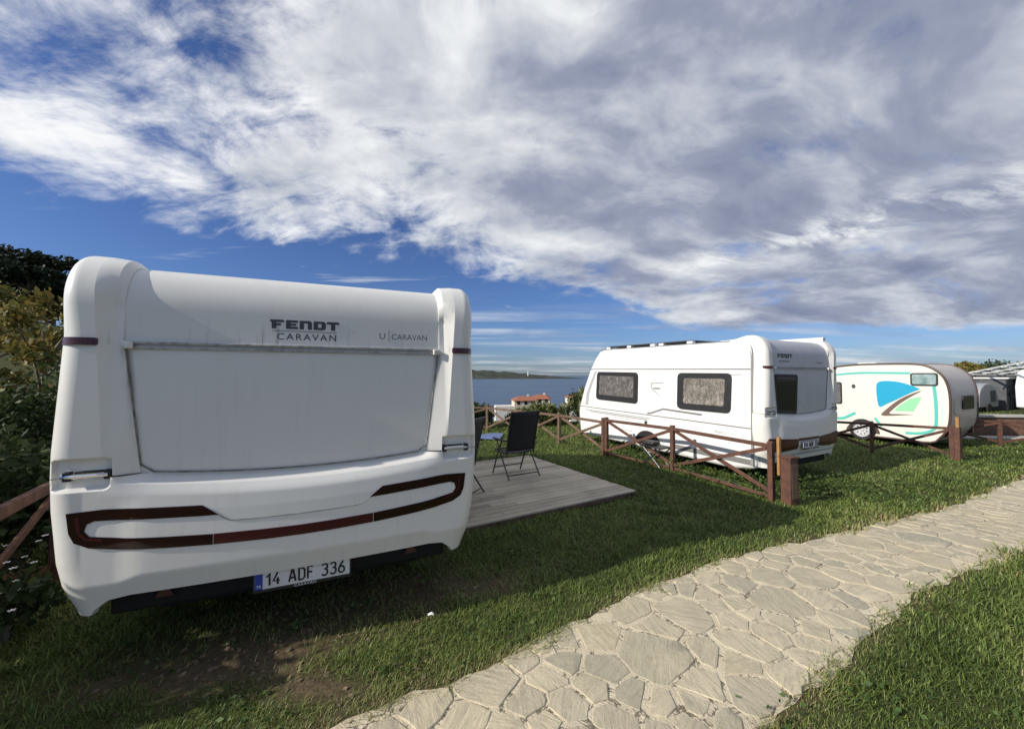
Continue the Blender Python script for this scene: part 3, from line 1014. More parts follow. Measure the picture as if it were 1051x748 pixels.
def make_touring_caravan(root, sx, style):
    S = Rear(sx, 0.05 if style == 1 else 0.03)
    shell = W1
    # --- corner mouldings
    ts = np.r_[np.arange(1.25, 1.40, 0.0075), np.linspace(1.40, 2.27, 36), np.linspace(2.285, 2.27 + .4163, 20), np.linspace(2.72, 3.05, 6)]
    for sg in (-1, 1):
        G = []
        for t in ts:
            v = min(t, 2.5)
            hw = interp(v, HW); r = interp(v, [(2.1, .11), (2.5, .065)]); s2 = interp(v, S2P); s1 = interp(v, S1P); p = interp(v, PP)
            fade = 1.0 - float(sstep(2.75, 3.05, t)) * 1.15
            vv = t if t < 2.5 else 2.5
            row = []
            deep = 0.17 if t <= 2.27 else 0.17 - 0.03 * min(1, (t - 2.27) / .416)
            us = [(hw, -deep), (hw, PROUD - r - .015)]
            for k in range(9):
                a = R(90 * k / 9)
                us.append((hw - r + r * math.cos(a), None))
            for k in range(34): us.append((hw - r + (s2 - hw + r) * k / 33, None))
            us.append(((s1 + s2) / 2, None)); us.append((s1 - .0005, None))
            for k in range(1, 9): us.append((s1 + (p - s1) * k / 8, None))
            us.append((p - .001, -.012))
            for a, off in us:
                o = S.corner_off(a, vv) if off is None else off
                if o > 0: o *= fade
                row.append(S.pt(sg * a, t, o))
            G.append(row)
        mb = MB(); mb.grid(G, flip=(sg < 0))
        mb.build('corner_panel', shell, root, smooth=True, sharp=24, fixn=False)
    # --- rear panel
    G = []
    for t in np.r_[np.linspace(1.18, 2.27, 26), np.linspace(2.285, 2.27 + .4163, 16), np.linspace(2.75, 3.05, 4)]:
        v = min(t, 2.5); p = interp(v, PP) + .004
        G.append([S.pt(u, t, 0.0) for u in np.linspace(-p, p, 41)])
    mb = MB(); mb.grid(G)
    mb.build('rear_panel', W1P if style == 1 else SILVER, root, smooth=True, sharp=60)
    # --- rail across the panel
    mb = MB()
    for dz, hh, dd in ((0.018, .016, .020), (-0.012, .020, .013)):
        mb.prism([(-.945, 2.035 + dz - hh / 2), (.945, 2.035 + dz - hh / 2), (.945, 2.035 + dz + hh / 2), (-.945, 2.035 + dz + hh / 2)], -0.01, dd, lambda a, b, o: S.panel(a, b, o))
    rail = mb.build('rail', RAILM, root, bevel=.003)
    mb = MB()
    for sg in (-1, 1):
        mb = MB(); mb.box((sg * .935 * sx, -.018, 2.035), (.05, .03, .045)); mb.build('end_cap', W1, rail, bevel=.008)
    # --- seal line round the recessed panel
    line = []
    for v in np.linspace(2.01, 1.30, 16): line.append(S.panel(-interp(v, PP) + .004, v, .006))
    for u in np.linspace(-.80, .80, 33): line.append(S.panel(u, S.vb(abs(u)) + .012, .006))
    for v in np.linspace(1.30, 2.01, 16): line.append(S.panel(interp(v, PP) - .004, v, .006))
    mb = MB(); mb.tube(line, .0055 if style == 1 else .004, 6)
    mb.build('panel_seal', DIRTY, root, smooth=True)
    # --- lower moulding / bumper
    rows = np.r_[np.linspace(0, .09, 14), np.linspace(.095, .32, 34), np.linspace(.34, .82, 26), np.linspace(.84, 1, 9)]
    qs = np.r_[np.linspace(0, .74, 30), np.linspace(.755, 1, 46)]
    G = []
    for s in rows:
        row = []
        half = []
        for q in qs:
            a = q * 1.10
            v = S.vb(a) * (1 - s) + S.vbot(a) * s
            hw = interp(v, HW); r = interp(v, [(.6, .15), (.9, .14), (1.25, .11)])
            a2 = q * (hw - r)
            v = S.vb(a2) * (1 - s) + S.vbot(a2) * s
            half.append((a2, v, None))
        for k in range(1, 12):
            v = S.vb(1.2) * (1 - s) + S.vbot(1.2 if k > 4 else hw - r + r * math.sin(R(90 * k / 11))) * s
            hw = interp(v, HW); r = interp(v, [(.6, .15), (.9, .14), (1.25, .11)])
            half.append((hw - r + r * math.sin(R(90 * k / 11)), v, None))
        half.append((hw, v, -.12)); half.append((hw, v, -.19))
        L = [(-a, v, o) for a, v, o in half[::-1]] + half[1:]
        for a, v, o in L:
            row.append(S.bumper(a, v) if o is None else (a * sx, -o, v))
        G.append(row)
    last = [(p[0] * .985, p[1] + .03, p[2] + .004) for p in G[-1]]
    last2 = [(p[0] * .98, p[1] + .05, p[2] + .05) for p in G[-1]]
    G += [last, last2]
    mb = MB(); mb.grid(G, flip=True)
    mb.build('bumper', shell, root, smooth=True, sharp=30)
    # --- grab handles
    for sg in (-1, 1):
        def hp(a, v, o): return S.pt(sg * a, v, S.corner_off(1.10, 1.268) + o)
        hd = MB()
        pts = []
        for a in np.linspace(1.00, 1.20, 9):
            base = min(S.corner_off(a, 1.268), S.corner_off(1.10, 1.268)) + .02
            pts.append(S.pt(sg * a, 1.262, base))
        hd.tube(pts, .016, 10)
        g = hd.build('grab_handle', CHROME if sg < 0 else STEEL, root, smooth=True)
        for p in (pts[0], pts[-2]):
            hb = MB(); hb.box((p[0], p[1] + .012, p[2]), (.034, .05, .055)); hb.build('handle_mount', BLACK, g, bevel=.004)
        hb = MB(); hb.beam(Vector(pts[1]) + Vector((0, .022, .004)), Vector(pts[-3]) + Vector((0, .022, .004)), .014, .042); hb.build('handle_backing', BLACK, g, bevel=.003)
    # --- marker lamps high on the corner mouldings
    for sg in (-1, 1):
        poly = rrect(1.055, 1.236, 2.028, 2.072, .008, 2)
        decal('marker_light', [[(sg * a, b) for a, b in poly]], S.corner, REDL, root, .014, .03)
    # --- lettering
    ltr, xe = fendt_letters(-.195, 2.178, .062)
    if style == 1:
        P0 = (-.205, .26)
        decal('lettering', ltr, S.panel, INK, root, .0025, .2, smooth=False)
        decal('lettering_underline', [[(-.19, 2.160), (.215, 2.160), (.215, 2.164), (-.19, 2.164)]], S.panel, GREYL, root, .002, .2, smooth=False)
        text_polys('CARAVAN', .066, -.165, 2.100, S.panel, 'lettering', INK, root, 1.24, 1.06, .002)
        text_polys('U', .068, .505, 2.128, S.panel, 'lettering', INK, root, 1.0, 1.0, .002, -.0008)
        decal('lettering_bar', [[(.574, 2.108), (.578, 2.108), (.578, 2.200), (.574, 2.200)]], S.panel, GREYL, root, .002, .2, smooth=False)
        text_polys('CARAVAN', .062, .594, 2.128, S.panel, 'lettering', INK, root, .98, .96, .002, -.0008)
    else:
        ltr, xe = fendt_letters(-.80, 2.22, .07)
        decal('lettering', ltr, S.panel, INK, root, .0025, .2, smooth=False)
        text_polys('CARAVAN', .06, -.77, 2.14, S.panel, 'lettering', INK, root, 1.24, 1.06, .002)
        text_polys('U CARAVAN', .05, .50, 2.13, S.panel, 'lettering', GREYL, root, 1.0, 1.0, .002)
    # --- lamps
    if style == 1:
        C = [(.47, .788), (.7, .803), (.92, .822), (1.06, .848), (1.125, .885), (1.15, .94), (1.165, 1.055), (1.0, 1.062), (.53, 1.035), (.445, .968),
             (.55, .972), (1.04, 1.000), (1.075, .985), (1.085, .945), (1.06, .912), (.9, .885), (.7, .868), (.47, .852)]
        for sg in (-1, 1):
            tl = decal('tail_light', [[(sg * a, b) for a, b in C]], S.bumper, LENS, root, .006, .035)
            I = [(1.0, .878), (1.075, .893), (1.115, .935), (1.128, 1.03), (1.108, 1.028), (1.10, .94), (1.07, .905), (1.0, .893)]
            decal('lamp_strip', [[(sg * a, b) for a, b in I]], lambda a, b, o: S.bumper(a, b, o + .006), REDL, tl, .002, .03)
        cen = [(-.465, .788), (-.2, .778), (0, .776), (.2, .778), (.465, .788), (.465, .852), (.2, .843), (0, .84), (-.2, .843), (-.465, .852)]
        decal('reflector_band', [cen], S.bumper, REDL, root, .005, .04)
        # moulded seam between the lamp tips
        line = [(-.445, .968), (-.40, .935), (-.34, .922), (0, .915), (.34, .922), (.40, .935), (.445, .968)]
        line = smooth_poly(line, 8, False)
        mb = MB(); mb.tube([S.bumper(a, b, .0005) for a, b in line], .0028, 5)
        mb.build('moulding_seam', DIRTY, root, smooth=True)
        for sg in (-1, 1):
            mb = MB()
            tri = [(-.065, 0), (.065, 0), (0, .115)]
            mb.prism([(sg * .76 + a * .8, .43 + b * .8) for a, b in tri], .085, .07, lambda a, b, o: (a * sx, o, b))
            mb.build('reflector_triangle', REDT, root, bevel=.004)
    else:
        C = [(.37, .60), (.80, .575), (1.15, .60), (1.20, .70), (1.19, .83), (.80, .80), (.37, .775)]
        for sg in (-1, 1):
            decal('tail_light', [[(sg * a, b) for a, b in rquad(C, .03)]], S.bumper, REDM, root, .012, .04)
        decal('lamp_bar', [[(-.35, .74), (.35, .74), (.35, .785), (-.35, .785)]], S.bumper, REDM, root, .006, .05)
        decal('lower_ridge', [[(-1.05, .485), (1.05, .485), (1.05, .515), (-1.05, .515)]], S.bumper, LGREY, root, .012, .05)
    # --- plate
    if style == 1:
        pv0, pv1, pu0, pu1, py = .425, .545, -.255, .315, -.062
    else:
        pv0, pv1, pu0, pu1, py = .605, .715, -.27, .27, -.135
    pm = lambda a, b, o: (a * sx, py - o, b)
    mb = MB(); mb.prism([(pu0 - .012, pv0 - .025), (pu1 + .012, pv0 - .025), (pu1 + .012, pv1 + .01), (pu0 - .012, pv1 + .01)], -.012, -.001, pm)
    mb.box(((pu0 + pu1) / 2 * sx, (py + .14) / 2, (pv0 + pv1) / 2), (.3, .12 - py, .06))
    plate = mb.build('plate_holder', BLACK, root, bevel=.004)
    decal('number_plate', [rrect(pu0, pu1, pv0, pv1, .008, 3)], pm, PLATE, root, .004, 1)
    decal('plate_band', [[(pu0 + .001, pv0 + .001), (pu0 + .045, pv0 + .001), (pu0 + .045, pv1 - .001), (pu0 + .001, pv1 - .001)]], pm, PBLUE, plate, .0062, 1, smooth=False)
    glyph = {'1': [[(.05, .72), (.32, 1), (.32, 0)]], '4': [[(.42, 1), (.02, .30), (.60, .30)], [(.44, .55), (.44, 0)]],
             'A': [[(0, 0), (.27, 1), (.36, 1), (.62, 0)], [(.10, .30), (.52, .30)]], 'D': [[(0, 0), (0, 1), (.34, 1), (.54, .82), (.54, .18), (.34, 0), (0, 0)]],
             'F': [[(0, 0), (0, 1), (.50, 1)], [(0, .53), (.42, .53)]],
             '3': [[(0, .88), (.14, 1), (.38, 1), (.52, .86), (.52, .68), (.40, .55), (.22, .54)], [(.40, .55), (.54, .40), (.54, .16), (.38, 0), (.14, 0), (0, .12)]],
             '6': [[(.44, 1), (.12, .62), (0, .36), (0, .14), (.14, 0), (.40, 0), (.54, .14), (.54, .40), (.40, .54), (.16, .54), (.04, .42)]]}
    gh = .078; x = pu0 + .064
    for ch in '14 ADF 336':
        if ch == ' ': x += .036; continue
        mb = MB()
        for st_ in glyph[ch]:
            pts = [pm(x + a * gh * .80, pv0 + .021 + b * gh, .0035) for a, b in st_]
            mb.tube(pts, .0068, 6)
        mb.build('plate_character', INKB, plate, smooth=True)
        x += gh * .80 * (max(a for st_ in glyph[ch] for a, b in st_)) + .0195
    text_polys('TR', .028, pu0 + .008, pv0 + .012, lambda a, b, o: pm(a, b, o + .0062), 'plate_lettering', WTXT, plate, 1.0, .9, .0012)
    text_polys('CARAVAN', .028, (pu0 + pu1) / 2 - .06, pv0 - .0225, pm, 'plate_lettering', WTXT, plate, 1.05, 1.0, .0008)
    # --- valance under the moulding
    mb = MB()
    mb.box((0, .16, .47 - S.low), (2.06 * sx, .12, .22))
    mb.box((0, .6, .42), (1.9 * sx, .8, .06))
    mb.build('valance', UNDER, root, bevel=.02)
    # --- body: side outline extruded between the sides
    prof = [(.15, .44), (.15, 2.34), (.22, 2.47), (.36, 2.535), (4.15, 2.535), (4.32, 2.50), (4.5, 2.33), (4.74, 2.0), (5.0, 1.50), (5.20, 1.0), (5.24, .8), (5.18, .42), (5.0, .36), (.6, .36)]
    if style == 2: prof = [(a, (b if b > .5 else b - .18)) for a, b in prof]
    mb = MB(); mb.prism(prof, -1.245 * sx, 1.245 * sx, lambda a, b, o: (o, a, b))
    mb.build('body', W2 if style == 2 else W1, root, bevel=.085, seg=5, fixn=True)
    mb = MB(); mb.box((0, 2.6, .33 if style == 1 else .22), (1.7 * sx, 4.6, .14))
    mb.build('chassis', UNDER, root)
    # --- drawbar and jockey wheel
    mb = MB()
    for sg in (-1, 1): mb.beam((sg * .8, 5.0, .36), (0, 6.2, .42), .06, .10)
    mb.beam((0, 6.1, .42), (0, 6.5, .45), .07, .07)
    db = mb.build('drawbar', STEEL, root)
    mb = MB(); mb.tube([(0.12, 6.1, .1), (.12, 6.1, .75)], .025, 8)
    mb.lathe([(.02, -.03), (.09, -.03), (.10, 0), (.09, .03), (.02, .03)], (.12, 6.1, .1), 'X', 18)
    mb.build('jockey_wheel', STEEL, db, smooth=True)
    for sg in (-1, 1): make_wheel(root, sg * 1.10 * sx, 2.62, .33, .19, sg)
    hx = 1.245 * sx
    # wheel arches
    for sg in (-1, 1):
        arch = [(2.62 + .40 * math.cos(R(a)), .26 + .34 * math.sin(R(a))) for a in range(0, 181, 15)]
        zb = .37 if style == 1 else .19
        arch = [(a, max(b, zb)) for a, b in arch]
        decal('wheel_arch', [arch], lambda a, b, o, sg=sg: (sg * (hx + o), a, b), BLACK, root, .003, 1, smooth=False)
    # roof furniture
    if style == 1:
        mb = MB(); mb.box((.25, 2.4, 2.575), (.7, .7, .10)); mb.build('roof_hatch', PAINTW, root, bevel=.03, seg=3)
        mb = MB(); mb.tube([(hx * .94, .5, 2.585), (hx * .94, 4.3, 2.585)], .05, 10); mb.box((hx * .915, .33, 2.59), (.05, .07, .04)); mb.build('awning', PAINTW, root, smooth=True)
        m = lambda a, b, o: (hx + o, a, b)
        decal('door', [rrect(1.0, 1.65, .5, 2.3, .06)], m, W2, root, .008, 1)
        wf = decal('window', [rrect(2.0, 3.0, 1.2, 1.85, .08)], m, BLACK, root, .02, 1)
        decal('pane', [rrect(2.06, 2.94, 1.26, 1.79, .05)], lambda a, b, o: m(a, b, o + .02), GLASS, wf, .003, 1)
        m = lambda a, b, o: (-hx - o, a, b)
        wf = decal('window', [rrect(1.6, 2.9, 1.2, 1.85, .08)], m, BLACK, root, .02, 1)
        decal('pane', [rrect(1.66, 2.84, 1.26, 1.79, .05)], lambda a, b, o: m(a, b, o + .02), GLASS, wf, .003, 1)
        return S
    # --- second caravan: the lit left side
    m = lambda a, b, o: (-hx - o, a, b)
    def win(q, q2, blind):
        wf = decal('window', [rquad(q, .11, 6)], m, BLACK, root, .028, 1)
        decal('curtained_pane', [rquad(q2, .05, 4)], lambda a, b, o: m(a, b, o + .028), blind, wf, .003, 1)
    win([(2.92, 1.20), (4.43, 1.21), (4.38, 1.95), (2.90, 1.94)], [(3.04, 1.33), (4.30, 1.34), (4.26, 1.85), (3.02, 1.84)], BLIND)
    win([(.60, 1.20), (1.78, 1.19), (1.76, 1.94), (.57, 1.94)], [(.72, 1.32), (1.62, 1.31), (1.60, 1.83), (.69, 1.83)], BLIND2)
    def strip(name, pts, wd, mat, off=.0035):
        up = [(a, b + wd / 2) for a, b in pts]; lo = [(a, b - wd / 2) for a, b in pts[::-1]]
        decal(name, [up + lo], m, mat, root, off, 1, smooth=False)
    strip('trim_line', [(.22, 2.015), (4.70, 2.02)], .022, GREYL)
    strip('trim_line', [(.22, .965), (5.16, .965)], .020, GREYL)
    strip('trim_line', [(2.55, .885), (4.9, .885)], .028, LGREY)
    strip('trim_line', [(2.62, .845), (4.7, .850)], .016, GREYL)
    strip('decor_stripe', [(1.20, 1.11), (1.9, 1.13), (2.16, 1.14), (2.50, 1.02), (2.62, 1.0)], .038, GREYL)
    strip('trim_line', [(.62, 1.91), (.40, 1.92)], .02, LGREY)
    strip('skirt_line', [(.22, .37), (1.9, .37)], .10, GREYL)
    decal('corner_stripe', [[(4.92, 1.02), (4.80, 1.02), (4.74, 1.35), (4.55, 1.72), (4.42, 1.96), (4.50, 1.96), (4.66, 1.72), (4.86, 1.35)]], m, LGREY, root, .0035, 1, smooth=False)
    # shield mark
    sh = [[(2.52, 1.70), (2.16, 1.72), (2.17, 1.705), (2.51, 1.683)], [(2.52, 1.683), (2.50, 1.683), (2.47, 1.58), (2.26, 1.43), (2.25, 1.415), (2.48, 1.56)],
          [(2.44, 1.60), (2.24, 1.60), (2.24, 1.57), (2.44, 1.57)]]
    decal('shield_mark', sh, m, GREYL, root, .0035, 1, smooth=False)
    text_polys('Bianco', .10, 0, 0, lambda a, b, o: m(.92 - a * .9, .80 + b * .9, o), 'lettering', LGREY, root, 1.0, 1.0, .003)
    # service hatch, sockets
    strip('hatch_outline', [(3.05, .80), (3.75, .80)], .012, LGREY)
    strip('hatch_outline', [(3.05, .52), (3.75, .52)], .012, LGREY)
    decal('socket_cover', [rrect(2.62, 2.70, .74, .82, .01, 2)], m, INK, root, .012, 1)
    # drip rail along the edge, white awning cassette and roof gear
    for dx, mat in ((0, GREYL), (.03, LGREY)):
        mb = MB(); mb.tube([(-hx - .004, .19 + dx, .32), (-hx - .004, .19 + dx, 2.26), (-hx + .012, .22 + dx, 2.41), (-hx + .05, .36 + dx, 2.53)], .010, 6)
        mb.build('edge_trim', mat, root, smooth=True)
    mb = MB(); mb.tube([(-hx + .06, .5, 2.525), (-hx + .06, 4.3, 2.525)], .022, 8); mb.build('roof_rail', GREYL, root, smooth=True)
    mb = MB(); mb.tube([(hx * .93, .15, 2.62), (hx * .93, 4.2, 2.62)], .055, 12); mb.build('awning', PAINTW, root, smooth=True)
    mb = MB(); mb.box((-.55, 3.3, 2.60), (1.1, 1.5, .035)); mb.box((-.55, 1.95, 2.60), (1.1, .9, .035))
    sp = mb.build('solar_panel', NIGHT, root, bevel=.006)
    mb = MB()
    for y in (4.05, 3.3, 2.55, 2.3, 1.55):
        mb = MB(); mb.box((-1.06, y, 2.57), (.10, .14, .06)); mb.build('panel_bracket', PAINTW, sp, bevel=.01)
    mb = MB(); mb.box((.2, 1.3, 2.58), (.6, .6, .14)); mb.build('roof_hatch', PAINTW, root, bevel=.04, seg=3)
    # rear window, left of centre
    q = [(-.86, 1.24), (-.22, 1.20), (-.16, 1.92), (-.93, 1.93)]
    wf = decal('rear_window', [rquad(q, .07, 5)], S.panel, BLACK, root, .012, .1)
    q = [(-.80, 1.30), (-.27, 1.27), (-.215, 1.87), (-.87, 1.87)]
    decal('pane', [rquad(q, .05, 5)], lambda a, b, o: S.panel(a, b, o + .012), GLASS, wf, .003, .1)
    # skirt piece on the left rear corner
    return S


c1 = empty('caravan', (0, 0, 0), math.atan2(1.0, 2.295))
_e = Vector((math.cos(c1.rotation_euler.z), math.sin(c1.rotation_euler.z), 0))
c1.location = Vector((-2.665, 2.27, 0)) + _e * 1.28
tag(c1, 'big white touring caravan seen from behind, nearest, parked beside the wooden deck', 'caravan', 'caravans parked on the lawn pitches')
make_touring_caravan(c1, 1.018, 1)

c2 = empty('caravan', (0, 0, 0), R(27))
_e = Vector((math.cos(R(27)), math.sin(R(27)), 0))
c2.location = Vector((4.30, 6.7, -.06)) + _e * 1.2
c2.rotation_euler = (R(.7), 0, R(27))
tag(c2, 'white touring caravan with two curtained side windows behind the brown wooden fence', 'caravan', 'caravans parked on the lawn pitches')
make_touring_caravan(c2, .955, 2)


# ------------------------------------------------------------------ cream retro caravan
def make_cream():
    a = R(27)
    rt = empty('caravan', (11.2, 10.0, -.06), 0)
    # local: x across (0 = near side), y along from the rear corner
    rt.rotation_euler = (0, 0, a)
    tag(rt, 'cream rounded caravan with teal stripes and blue and green side graphics', 'caravan', 'caravans parked on the lawn pitches')
    W = 2.0
    prof = [(.36, .14), (.18, .30), (.06, .50), (0, .80), (-.01, 1.40), (.06, 1.78), (.18, 1.98), (.36, 2.13), (.62, 2.21), (1.3, 2.23), (1.95, 2.22), (2.6, 2.14), (3.2, 1.98),
            (3.7, 1.72), (4.05, 1.38), (4.22, 1.0), (4.24, .70), (4.16, .40), (3.95, .20)]
    prof = [(q[0], q[1]) for q in smooth_poly(prof + [(3.5, .15), (2.2, .14), (1.0, .14)], 3)]
    mb = MB()
    n = len(prof)
    vs = [(o, p[0], p[1]) for o in (0.012, W - .012) for p in prof]
    fs = [(i, (i + 1) % n, n + (i + 1) % n, n + i) for i in range(n)]
    mb.add(vs, fs)
    mb.build('shell', TAUPE, rt, smooth=True, fixn=True)
    for x0, x1 in ((0, .02), (W - .02, W)):
        mb = MB(); mb.prism(prof, x0, x1, lambda a_, b_, o: (o, a_, b_)); mb.build('side_panel', CREAM, rt, fixn=True)
    for x in (0.005, W - .005):
        mb = MB(); mb.tube([(x, p[0], p[1]) for p in prof], .028, 8, closed=True); mb.build('edge_trim', BROWNT, rt, smooth=True)
    m = lambda p, q, o: (-o, p, q)
    def strip(name, pts, wd, mat):
        pts = smooth_poly(pts, 5, False)
        L = []; Rr = []
        for i, p in enumerate(pts):
            d = Vector(pts[min(i + 1, len(pts) - 1)]) - Vector(pts[max(i - 1, 0)]); d.normalize()
            nn = Vector((-d.y, d.x)) * wd / 2
            L.append((p[0] + nn.x, p[1] + nn.y)); Rr.append((p[0] - nn.x, p[1] - nn.y))
        decal(name, [L + Rr[::-1]], m, mat, rt, .004, 1, smooth=False)
    strip('teal_stripe', [(3.3, 1.62), (2.9, 1.80), (2.47, 1.91), (1.88, 1.975), (1.2, 1.975), (.72, 1.965)], .06, TEALG)
    strip('teal_stripe', [(.27, 1.62), (.245, 1.2), (.245, .75), (.28, .52), (.42, .40), (.62, .345), (.85, .33)], .07, TEALG)
    strip('teal_stripe', [(1.35, .45), (1.42, .55), (1.50, .68)], .06, TEALG)
    strip('teal_stripe', [(2.45, .58), (2.25, .60), (2.05, .72), (1.95, .78)], .08, TEALG)
    strip('teal_stripe', [(3.6, .62), (3.0, .58), (2.45, .58)], .06, TEALG)
    decal('blue_graphic', [smooth_poly([(1.42, 1.70), (1.20, 1.75), (.95, 1.72), (.72, 1.64), (.545, 1.545), (.545, 1.53), (.75, 1.41), (1.0, 1.24), (1.22, 1.10), (1.38, 1.00), (1.43, 1.15), (1.45, 1.45)], 3)], m, BLUEG, rt, .005, 1, smooth=False)
    decal('green_graphic', [smooth_poly([(1.06, .93), (.90, 1.12), (.72, 1.27), (.52, 1.33), (.515, 1.31), (.58, 1.15), (.66, .97), (.69, .93), (.85, .925)], 3)], m, GREENG, rt, .005, 1, smooth=False)
    decal('brown_graphic', [smooth_poly([(.50, 1.50), (.75, 1.38), (1.0, 1.20), (1.2, .99), (1.34, .82), (1.34, .765), (1.22, .76), (.95, .80), (.67, .845), (.95, .835), (1.17, .83), (1.10, .95), (.95, 1.12), (.75, 1.30)], 3)], m, BROWNG, rt, .005, 1, smooth=False)
    def win(x0, x1, z0, z1, mt, r=.06):
        wf = decal('window', [rrect(x0, x1, z0, z1, r)], m, BLACK, rt, .022, 1)
        decal('pane', [rrect(x0 + .035, x1 - .035, z0 + .035, z1 - .035, r * .7)], lambda p, q, o: m(p, q, o + .022), mt, wf, .003, 1)
    win(.19, .72, 1.63, 1.97, SKYG)
    win(2.27, 2.95, 1.03, 1.70, BLIND)
    decal('round_vent', [[(1.98 + .045 * math.cos(R(k)), 1.58 + .06 * math.sin(R(k))) for k in range(0, 360, 20)]], m, INK, rt, .02, 1)
    decal('hatch_outline', [rrect(.85, 1.32, .36, .60, .03)], m, CREAM, rt, .006, 1)
    # wheel arch, wheel
    arch = [(1.79 + .40 * math.cos(R(k)), .22 + .33 * math.sin(R(k))) for k in range(0, 181, 12)]
    decal('wheel_arch', [[(p, max(q, .15)) for p, q in arch]], m, BROWNT, rt, .012, 1, smooth=False)
    w = make_wheel(rt, .02, 1.79, .31, .18, -1)
    # rear
    mr = lambda p, q, o: (p, -.012 - o, q)
    wf = decal('rear_window', [rrect(.80, 1.62, 1.00, 1.36, .06)], mr, BLACK, rt, .03, 1)
    decal('pane', [rrect(.84, 1.58, 1.04, 1.32, .04)], lambda p, q, o: mr(p, q, o + .03), GLASS, wf, .003, 1)
    decal('rear_hatch', [rrect(.24, .60, .9, 1.3, .05)], mr, TAUPE, rt, .02, 1)
    for x in (.14, W - .14):
        mb = MB(); mb.box((x, .10, .40), (.12, .10, .18)); mb.build('tail_light', REDT, rt, bevel=.01)
    mb = MB(); mb.box((.8, 1.85, 2.25), (.6, .45, .08)); mb.build('roof_vent', PAINTW, rt, bevel=.02)
    mb = MB(); mb.tube([(.6, 2.9, 2.0), (.6, 2.9, 2.02)], .01); 
    mb = MB(); mb.box((1.0, 2.1, .16), (1.5, 3.4, .12)); mb.build('chassis', UNDER, rt)


make_cream()
# ------------------------------------------------------------------ deck, chairs
def make_deck():
    # corners: d1 right, d2 near left, d3 far right; boards run along the near edge
    c = Vector((1.91, 6.05)); ax = Vector((-2.43, -1.43)).normalized(); ay = Vector((-1.28, 2.54)).normalized()
    ay = (ay - ax * ay.dot(ax)).normalized()
    a = math.atan2(ax.y, ax.x)
    rt = empty('deck', (c.x, c.y, 0), a)
    tag(rt, 'low weathered timber deck with two black chairs beside the nearest caravan', 'deck')
    mb = MB()
    sh = []
    wd = .118; n = 26
    for i in range(n):
        y = -(i + .5) * wd            # local -y is away from the camera here
        for s0, s1 in ((0, 1.9 + .35 * (i % 3)), (1.9 + .35 * (i % 3) + .004, 4.8)):
            j = random.uniform(-.012, .012) if s0 == 0 else 0
            dz = random.uniform(-.002, .002)
            b0 = len(mb.v)
            mb.box(((s0 + j + s1) / 2, y, .068 + dz), (s1 - s0 - j, wd - .009, .024))
            sh.append((b0, len(mb.v), random.random()))
    o = mb.build('boards', DECKM, rt, bevel=.003, seg=1)
    at = o.data.attributes.new('shade', 'FLOAT', 'POINT')
    arr = np.zeros(len(mb.v), np.float32)
    for p, q, s in sh: arr[p:q] = s
    at.data.foreach_set('value', arr)
    mb = MB()
    L = n * wd
    mb.box((.04, -L / 2, .026), (.05, L - .02, .056)); mb.box((2.4, -L / 2, .026), (.05, L - .02, .056)); mb.box((4.7, -L / 2, .026), (.05, L - .02, .056))
    mb.box((2.4, -.03, .026), (4.6, .04, .054))
    mb.build('frame', FWOODL, rt)
    return rt


make_deck()


def make_chair(loc, rz, label):
    rt = empty('folding_chair', loc, rz)
    tag(rt, label, 'chair', 'folding chairs on the deck')
    w = .56   # faces local +y
    mb = MB()
    for s in (-1, 1):
        x = s * w / 2
        mb.tube([(x, -.16, .40), (x, -.20, .62), (x, -.30, 1.02), (x, -.34, 1.14)], .013, 8)
        mb.tube([(x, -.16, .42), (x, .26, .44)], .013, 8)
    mb.tube([(-w / 2, -.34, 1.14), (w / 2, -.34, 1.14)], .013, 8)
    mb.tube([(-w / 2, .26, .44), (w / 2, .26, .44)], .013, 8)
    mb.build('frame', CFRAME, rt, smooth=True)
    # sling back and seat
    G = []
    for v in np.linspace(0, 1, 12):
        y = -.165 - .175 * v ** 1.05; z = .46 + .68 * v
        G.append([(x, y - .022 * math.cos(x / (w / 2) * math.pi / 2), z) for x in np.linspace(-w / 2 + .008, w / 2 - .008, 9)])
    mb = MB(); mb.grid(G)
    bk = mb.build('backrest', MESHF, rt, smooth=True); sm = bk.modifiers.new('thickness', 'SOLIDIFY'); sm.thickness = .012
    G = []
    for v in np.linspace(0, 1, 9):
        y = -.15 + .42 * v
        G.append([(x, y, .435 - .02 * math.cos(x / (w / 2) * math.pi / 2)) for x in np.linspace(-w / 2 + .008, w / 2 - .008, 9)])
    mb = MB(); mb.grid(G)
    st = mb.build('seat', MESHF, rt, smooth=True); sm = st.modifiers.new('thickness', 'SOLIDIFY'); sm.thickness = .012
    # legs cross under the armrest
    for s in (-1, 1):
        x = s * (w / 2 + .03)
        mb = MB(); mb.tube([(x, .12, .63), (x, -.05, .36), (x, -.31, .012)], .013, 8); mb.build('leg', CFRAME, rt, smooth=True)
        x = s * (w / 2 + .012)
        mb = MB(); mb.tube([(x, -.02, .62), (x, .12, .40), (x, .30, .012)], .013, 8); mb.build('leg', CFRAME, rt, smooth=True)
        mb = MB(); mb.box((s * (w / 2 + .022), .03, .645), (.05, .46, .028)); mb.build('armrest', BLACK, rt, bevel=.01)
    mb = MB(); mb.tube([(-w / 2 - .03, -.265, .075), (w / 2 + .03, -.265, .075)], .010, 8); mb.tube([(-w / 2 - .012, .24, .13), (w / 2 + .012, .24, .13)], .010, 8)
    mb.build('stretcher', CFRAME, rt, smooth=True)
    return rt


make_chair((.06, 6.98, .081), math.atan2(.83, -.5) - math.pi / 2, 'black mesh folding chair standing in full view on the deck')
make_chair((-.82, 5.74, .081), math.atan2(.35, -.9) - math.pi / 2, 'black mesh folding chair half hidden by the nearest caravan')

